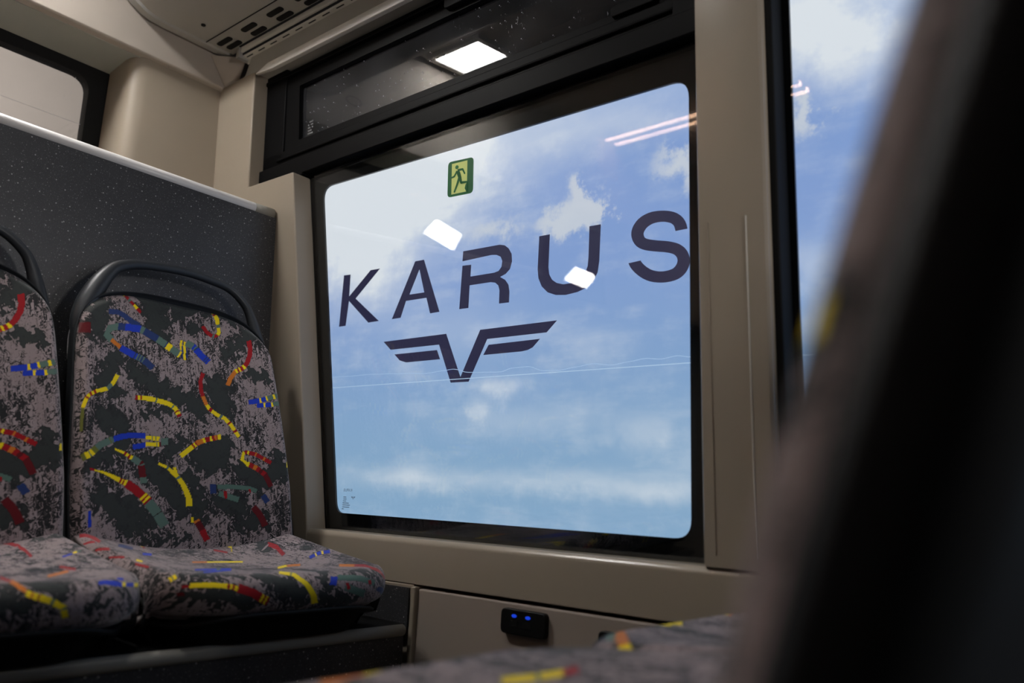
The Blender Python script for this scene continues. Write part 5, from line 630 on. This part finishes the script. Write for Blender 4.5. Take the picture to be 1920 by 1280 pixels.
limb([(.38, .31), (.27, .45), (.15, .47)], [.028, .024, .020])
limb([(.50, .50), (.55, .66), (.76, .67)], [.05, .034, .026])
limb([(.48, .50), (.38, .72), (.29, .88)], [.045, .032, .028])
g.prism([(.72, .76), (.79, .66), (.79, .94), (.76, .94), (.70, .84)], fn, 0, .0006)
g.out('running_figure', M['green'], ex)
# maker's stamp in the lower left corner of the pane, seen from behind so its letters are mirrored
st = tag(empty('glass_stamp', W(1.40, .0, .047)), 'tiny dark mirrored stamp in the lower left corner of the window glass', 'stamp')
allp = [p_ for q in LETTER_SHAPES for p_ in q]; y0 = min(p_[0] for p_ in allp); y1 = max(p_[0] for p_ in allp); z0 = min(p_[1] for p_ in allp); z1 = max(p_[1] for p_ in allp)
def mini(q, fy, fz, sy, sz, my=True): return [((fy + (p_[0] - y1) * -sy) if my else (fy + (p_[0] - y1) * sy), fz + (p_[1] - z0) * sz) for p_ in q]
sy = .028 / (y1 - y0)
polys = []
for i, q in enumerate(LETTER_SHAPES):
    a = mini(q, 1.386, .0045, sy, .045); polys.append((a, mini(LETTER_A_HOLE, 1.386, .0045, sy, .045)) if i == 1 else a)
fill_poly('stamp_letters', polys, st, M['stamp'], W, .0468, 0)
fill_poly('stamp_wings', [[(1.4015 - (p_[0] - y0) * -.026 - .034, -.0125 + (p_[1] - .22) * .05) for p_ in q] for q in WING_SHAPES], st, M['stamp'], W, .0468, 0)
g = G()
for i, (a, b) in enumerate(((1.414, 1.405), (1.414, 1.404), (1.415, 1.405), (1.416, 1.396), (1.417, 1.392), (1.417, 1.394), (1.418, 1.412))):
    z = -.0065 - .0042 * i; g.prism([(a, z), (a, z - .0013), (b, z - .0013), (b, z)], W, .0468, .0473)
g.out('stamp_lines', M['stamp'], st)

# ------------------------------------------------------------------ charging sockets on the lower wall panel
def socket(yc, zc, lab, w_=.094, h_=.040):
    t = tag(empty('charging_socket', (1.10, yc, zc)), lab, 'socket', 'black charging sockets on the lower wall panel')
    q = rounded([(yc + w_ / 2, zc + h_ / 2), (yc + w_ / 2, zc - h_ / 2), (yc - w_ / 2, zc - h_ / 2), (yc - w_ / 2, zc + h_ / 2)], .009, 5)
    G().prism(q, WV, -.004, .008).out('housing', M['socket'], t, bevel=.002)
    for k, dy in enumerate((.0175, -.0115)):
        e = [(yc + dy + .0052 * math.cos(a), zc + .0095 + .0028 * math.sin(a)) for a in [i / 12 * 2 * PI for i in range(12)]]
        G().prism(e, WV, -.0050, -.0038).out('status_light', M['led_blue'], t)
        G().prism([(yc + dy + .007, zc + .002), (yc + dy + .007, zc - .008), (yc + dy - .007, zc - .008), (yc + dy - .007, zc + .002)], WV, -.0046, -.0038).out('port', M['near_black'], t)
socket(.870, -.1945, 'black charging socket with two glowing blue lights on the wall panel')
socket(.672, -.206, 'black charging socket on the wall panel, mostly hidden behind the near seat cushion', .100, .040)

# ------------------------------------------------------------------ seat platform under the rear seats
pf = tag(empty('seat_platform', (.3, 1.4, -.62)), 'dark speckled box under the rear seats with a grey edge trim', 'platform')
G().box(.12, 1.085, 1.135, 1.645, -.61, -.244).out('front_board', M['speckled'], pf, bevel=.002)
G().box(.12, 1.088, 1.140, 1.645, -.244, -.2285).out('deck', M['near_black'], pf)
g = G(); v = []
g.tube([(.12, 1.136, -.2385), (1.08, 1.136, -.2385)], .0105, 14, (0, 1, 0)); g.out('edge_trim', M['trim_grey'], pf, smooth=True)
G().prism([(1.645, -.166), (1.645, -.24), (1.142, -.24), (1.142, -.166)], WV, -.004, -.0005).out('side_board', M['speckled'], pf)

# ------------------------------------------------------------------ seats
THREAD = {'y': (.98, .74, .008), 'r': (.36, .007, .012), 'g': (.115, .19, .155), 'G': (.10, .18, .145), 'b': (.012, .045, .50), 'n': (.022, .045, .16),
          'o': (.66, .19, .02), 'R': (.13, .006, .010), 'O': (.16, .17, .03), 'D': (.03, .02, .02)}
def in_tri(px, py, a, b, c):
    d1 = (px - b[0]) * (a[1] - b[1]) - (a[0] - b[0]) * (py - b[1]); d2 = (px - c[0]) * (b[1] - c[1]) - (b[0] - c[0]) * (py - c[1]); d3 = (px - a[0]) * (c[1] - a[1]) - (c[0] - a[0]) * (py - a[1])
    return ~(((d1 < 0) | (d2 < 0) | (d3 < 0)) & ((d1 > 0) | (d2 > 0) | (d3 > 0)))
def cloth_attributes(me, P, Q, n_extra, threads, patches, scale, seed):
    "P, Q: fabric coordinates of the grid vertices; threads: coloured woven strokes; patches: plain dark areas"
    n = P.size; p = P.ravel(); q = Q.ravel(); col = np.zeros((n + n_extra, 4), np.float32); pat = np.zeros(n + n_extra, np.float32)
    for t in threads:
        c = THREAD[t[0]]; k = t[1:]; quad = [(k[i], k[i + 1]) for i in (0, 2, 4, 6)]
        xs = [a[0] for a in quad]; ys = [a[1] for a in quad]
        if max(xs) - min(xs) > .5 or max(ys) - min(ys) > .12: continue
        idx = np.where((p >= min(xs)) & (p <= max(xs)) & (q >= min(ys)) & (q <= max(ys)))[0]
        if not len(idx): continue
        mk = in_tri(p[idx], q[idx], quad[0], quad[1], quad[2]) | in_tri(p[idx], q[idx], quad[0], quad[2], quad[3])
        col[idx[mk], :3] = c; col[idx[mk], 3] = 1
    x0 = p * scale; q0 = q
    wx = .007 * np.sin(q0 * 210 + 2.1 * np.sin(x0 * 130)) + .004 * np.sin(q0 * 610 + x0 * 420 + 1.7 * np.sin(x0 * 390))
    wq = .007 * np.sin(x0 * 190 + 1.9 * np.sin(q0 * 150) + 1) + .004 * np.sin(x0 * 570 - q0 * 350 + 1.5 * np.sin(q0 * 430))
    for pts, r in patches:
        x = x0 + wx; q = q0 + wq
        for i in range(len(pts) - 1):
            ax, ay = pts[i][0] * scale, pts[i][1]; bx, by = pts[i + 1][0] * scale, pts[i + 1][1]
            L = (bx - ax) ** 2 + (by - ay) ** 2 + 1e-9; tt = np.clip(((x - ax) * (bx - ax) + (q - ay) * (by - ay)) / L, 0, 1)
            d = np.hypot(x - ax - tt * (bx - ax), q - ay - tt * (by - ay)) / r
            pat[:n] = np.maximum(pat[:n], np.clip((1.5 - d) / .95, 0, 1))
    # base colour behind the strokes so their edges do not fade to black
    a = me.attributes.new('thread', 'FLOAT_COLOR', 'POINT'); a.data.foreach_set('color', col.ravel())
    a = me.attributes.new('patch', 'FLOAT', 'POINT'); a.data.foreach_set('value', pat)
    uv = np.zeros((n + n_extra, 3), np.float32); uv[:n, 0] = p * scale; uv[:n, 1] = q; uv[:, 2] = seed
    a = me.attributes.new('cloth', 'FLOAT_VECTOR', 'POINT'); a.data.foreach_set('vector', uv.ravel())
def grid_mesh(name, X, Y, Z, skirt, P, Q, threads, patches, seed):
    "closed cushion: dense front sheet, skirt and back sheet"
    r, c = X.shape; n = r * c
    v = np.stack([X.ravel(), Y.ravel(), Z.ravel()], 1)
    i = np.arange(n).reshape(r, c)
    border = np.concatenate([i[0, :], i[1:, -1], i[-1, -2::-1], i[-2:0:-1, 0]])
    bv = v[border] + np.array(skirt); cen = bv.mean(0, keepdims=True)
    v = np.concatenate([v, bv, cen]); nb = len(border)
    q = np.stack([i[:-1, :-1], i[:-1, 1:], i[1:, 1:], i[1:, :-1]], -1).reshape(-1, 4)
    k = np.arange(nb); k2 = (k + 1) % nb
    sk = np.stack([border[k2], border[k], n + k, n + k2], 1)
    fan = np.stack([n + k2, n + k, np.full(nb, n + nb)], 1)
    loops = np.concatenate([q.ravel(), sk.ravel(), fan.ravel()]).astype(np.int32)
    sizes = np.concatenate([np.full(len(q) + nb, 4), np.full(nb, 3)]); starts = np.concatenate([[0], np.cumsum(sizes)[:-1]]).astype(np.int32)
    me = bpy.data.meshes.new(name); me.vertices.add(len(v)); me.vertices.foreach_set('co', v.astype(np.float32).ravel())
    me.loops.add(len(loops)); me.loops.foreach_set('vertex_index', loops); me.polygons.add(len(sizes)); me.polygons.foreach_set('loop_start', starts)
    me.update(calc_edges=True); me.validate()
    me.polygons.foreach_set('use_smooth', [True] * len(me.polygons))
    cloth_attributes(me, P, Q, nb + 1, threads, patches, .22, seed)
    me.materials.append(M['fabric'])
    return me
BR, BC = 330, 300
tt = np.linspace(-1, 1, BC); av = .45 * tt + .55 * np.sin(tt * PI / 2)
def make_seat_meshes(rec, lean, seed, threads, patches=None):
    A, B = np.meshgrid(av, np.linspace(0, 1, BR)); X, Y, Z = back_pt(A, B, rec, lean)
    mb = grid_mesh('backrest', X, Y, Z, (0, .022, 0), A, Z, BACK_THREADS, BACK_PATCHES, seed)
    A, S = np.meshgrid(av, np.linspace(0, L1 + RR * 3.1, BR)); X, Y, Z = cush_pt(A, S)
    mc = grid_mesh('cushion', X, Y, Z, (0, 0, -.006), A, S, CUSHION_THREADS if threads is None else threads, CUSHION_PATCHES if patches is None else patches, seed + .37)
    return mb, mc
def shell_parts(rec, lean):
    # loop around the backrest
    ab = [(a, 1.0) for a in np.sin(np.linspace(-PI / 2, PI / 2, 41))] + [(1, b) for b in np.linspace(1, 0, 16)[1:]] + [(a, 0) for a in np.linspace(1, -1, 13)[1:]] + [(-1, b) for b in np.linspace(0, 1, 16)[1:-1]]
    base = []
    for a, b in ab:
        x, y, z = back_pt(a * .9999, b, rec, lean); base.append((float(x), float(1.44 + rec * (z + .08)), float(z)))
    cx_ = sum(p[0] for p in base) / len(base); cz_ = .12
    def lp(s, dy, ds=0): return [(cx_ + (x - cx_) * (s + ds), y + dy, cz_ + (z - cz_) * (s + ds * .6)) for x, y, z in base]
    sh = G().loops([lp(.97, .018), lp(1.0, .006), lp(1.008, .003), lp(1.014, .010), lp(1.014, .028), lp(.98, .042), lp(.90, .050)])
    # grab handle above the pad: centre line through the middle of the photographed loop
    mid = [(-.215, .255, .010), (-.212, .295, .015), (-.196, .335, .019), (-.178, .370, .018), (-.164, .392, .0155), (-.146, .412, .0125), (-.112, .4275, .0105), (-.064, .4360, .0095), (.004, .4405, .0092), (.060, .4360, .0090), (.104, .4265, .0088), (.138, .400, .0090), (.153, .372, .0105), (.164, .335, .013), (.178, .290, .011)]
    fine = []
    for i in range(len(mid) - 1):
        for k in range(4):
            s_ = k / 4; p0 = mid[max(i - 1, 0)]; p1 = mid[i]; p2 = mid[i + 1]; p3 = mid[min(i + 2, len(mid) - 1)]
            fine.append([.5 * ((2 * p1[j]) + (p2[j] - p0[j]) * s_ + (2 * p0[j] - 5 * p1[j] + 4 * p2[j] - p3[j]) * s_ ** 2 + (3 * p1[j] - p0[j] - 3 * p2[j] + p3[j]) * s_ ** 3) for j in range(3)])
    fine.append(list(mid[-1]))
    hd = G().tube([(x - (lean - .05) * z, 1.44 + rec * (z + .08) + .022, z) for x, z, r in fine], [r for x, z, r in fine], 16, (0, 1, 0))
    # tray under the cushion
    lo = []
    for a, s_ in [(a, 0.0) for a in np.linspace(-1, 1, 13)] + [(1, s) for s in np.linspace(0, L1, 14)[1:]] + [(a, L1 + RR * 2) for a in np.sin(np.linspace(PI / 2, -PI / 2, 25))[1:]] + [(-1, s) for s in np.linspace(L1, 0, 14)[:-1]][0:13]:
        x, y, z = cush_pt(a, s_); lo.append((float(x), float(y), float(z)))
    cy_ = 1.28
    def lc(s, dz, zf=None): return [(x * s, cy_ + (y - cy_) * s, (z if zf is None else zf) + dz) for x, y, z in lo]
    tr = G().loops([lc(.97, -.012), lc(1.0, -.012), lc(1.0, -.018), [(x * .93, cy_ + (y - cy_) * .88, min(z - .022, -.186)) for x, y, z in lo], [(x * .86, cy_ + (y - cy_) * .82, -.2275) for x, y, z in lo]])
    # hinge block that carries pad and tray
    hb = G().box(-.19, .19, 1.452, 1.50, -.21, -.10)
    return sh, hd, tr, hb
def mk(name, me, parent):
    o = bpy.data.objects.new(name, me); COL.objects.link(o); o.parent = parent; return o
def make_seat(rec, lean, seed, label, cat_group, x, threads=None):
    root = empty('bus_seat', (x, 1.28, -.2275)); tag(root, label, 'seat', cat_group)
    mb, mc = make_seat_meshes(rec, lean, seed, threads)
    off = Vector((0, -1.28, .2275))
    sh, hd, tr, hb = shell_parts(rec, lean)
    for nm, me in (('backrest', mb), ('cushion', mc)):
        o = mk(nm, me, root); o.location = off
    for nm, gg in (('back_shell', sh), ('grab_handle', hd), ('seat_tray', tr), ('hinge_block', hb)):
        o = obj(nm, gg.v, gg.f, M['near_black'] if nm in ('seat_tray', 'hinge_block') else M['shell_matte'] if nm == 'back_shell' else M['dark_shell'], None, smooth=True, lift=False); o.parent = root; o.location = off
        if nm == 'hinge_block': o.data.polygons.foreach_set('use_smooth', [False] * len(o.data.polygons))
    return root
def copy_seat(root, x, label, cushion=None):
    r = root.copy(); COL.objects.link(r); r.location.x = x; r['label'] = label
    for ch in list(root.children):
        c = ch.copy(); COL.objects.link(c); c.parent = r
        if cushion and ch.name.startswith('cushion'): c.data = cushion
    return r
PAIR = 'rear bench seats against the speckled partition'
s1 = make_seat(.26, .05, 0.0, 'patterned bus seat beside the window wall, whole backrest and handle in view', PAIR, .822)
s2 = copy_seat(s1, .372, 'patterned rear bus seat at the left edge of the photo, half cut off', make_seat_meshes(.26, .05, .9, SIDE_THREADS, SIDE_PATCHES)[1])
FR = 'seats that face the rear bench'
f1 = make_seat(.33, -.02, 3.1, 'near patterned seat whose black backrest side fills the right of the photo', FR, .430, NEAR_THREADS[0])
f2 = copy_seat(f1, .877, 'patterned seat by the wall in the foreground, only its cushion edge showing', make_seat_meshes(.33, -.02, 5.3, NEAR_THREADS[1])[1])
for r in (f1, f2):
    r.rotation_euler = (0, 0, PI); r.location.y = 1.545 - 1.28
    for ch in r.children:
        if ch.name.startswith(('cushion', 'seat_tray')): ch.location.y -= .035
# pedestal that carries the two near seats
pd = tag(empty('seat_pedestal', (.68, .3, -.62)), 'black pedestal under the two near seats', 'pedestal')
G().box(.30, 1.07, .10, .46, -.62, -.60).box(.45, .93, .16, .40, -.60, -.25).box(.30, 1.07, .12, .44, -.25, -.2285).out('frame', M['near_black'], pd, bevel=.004)
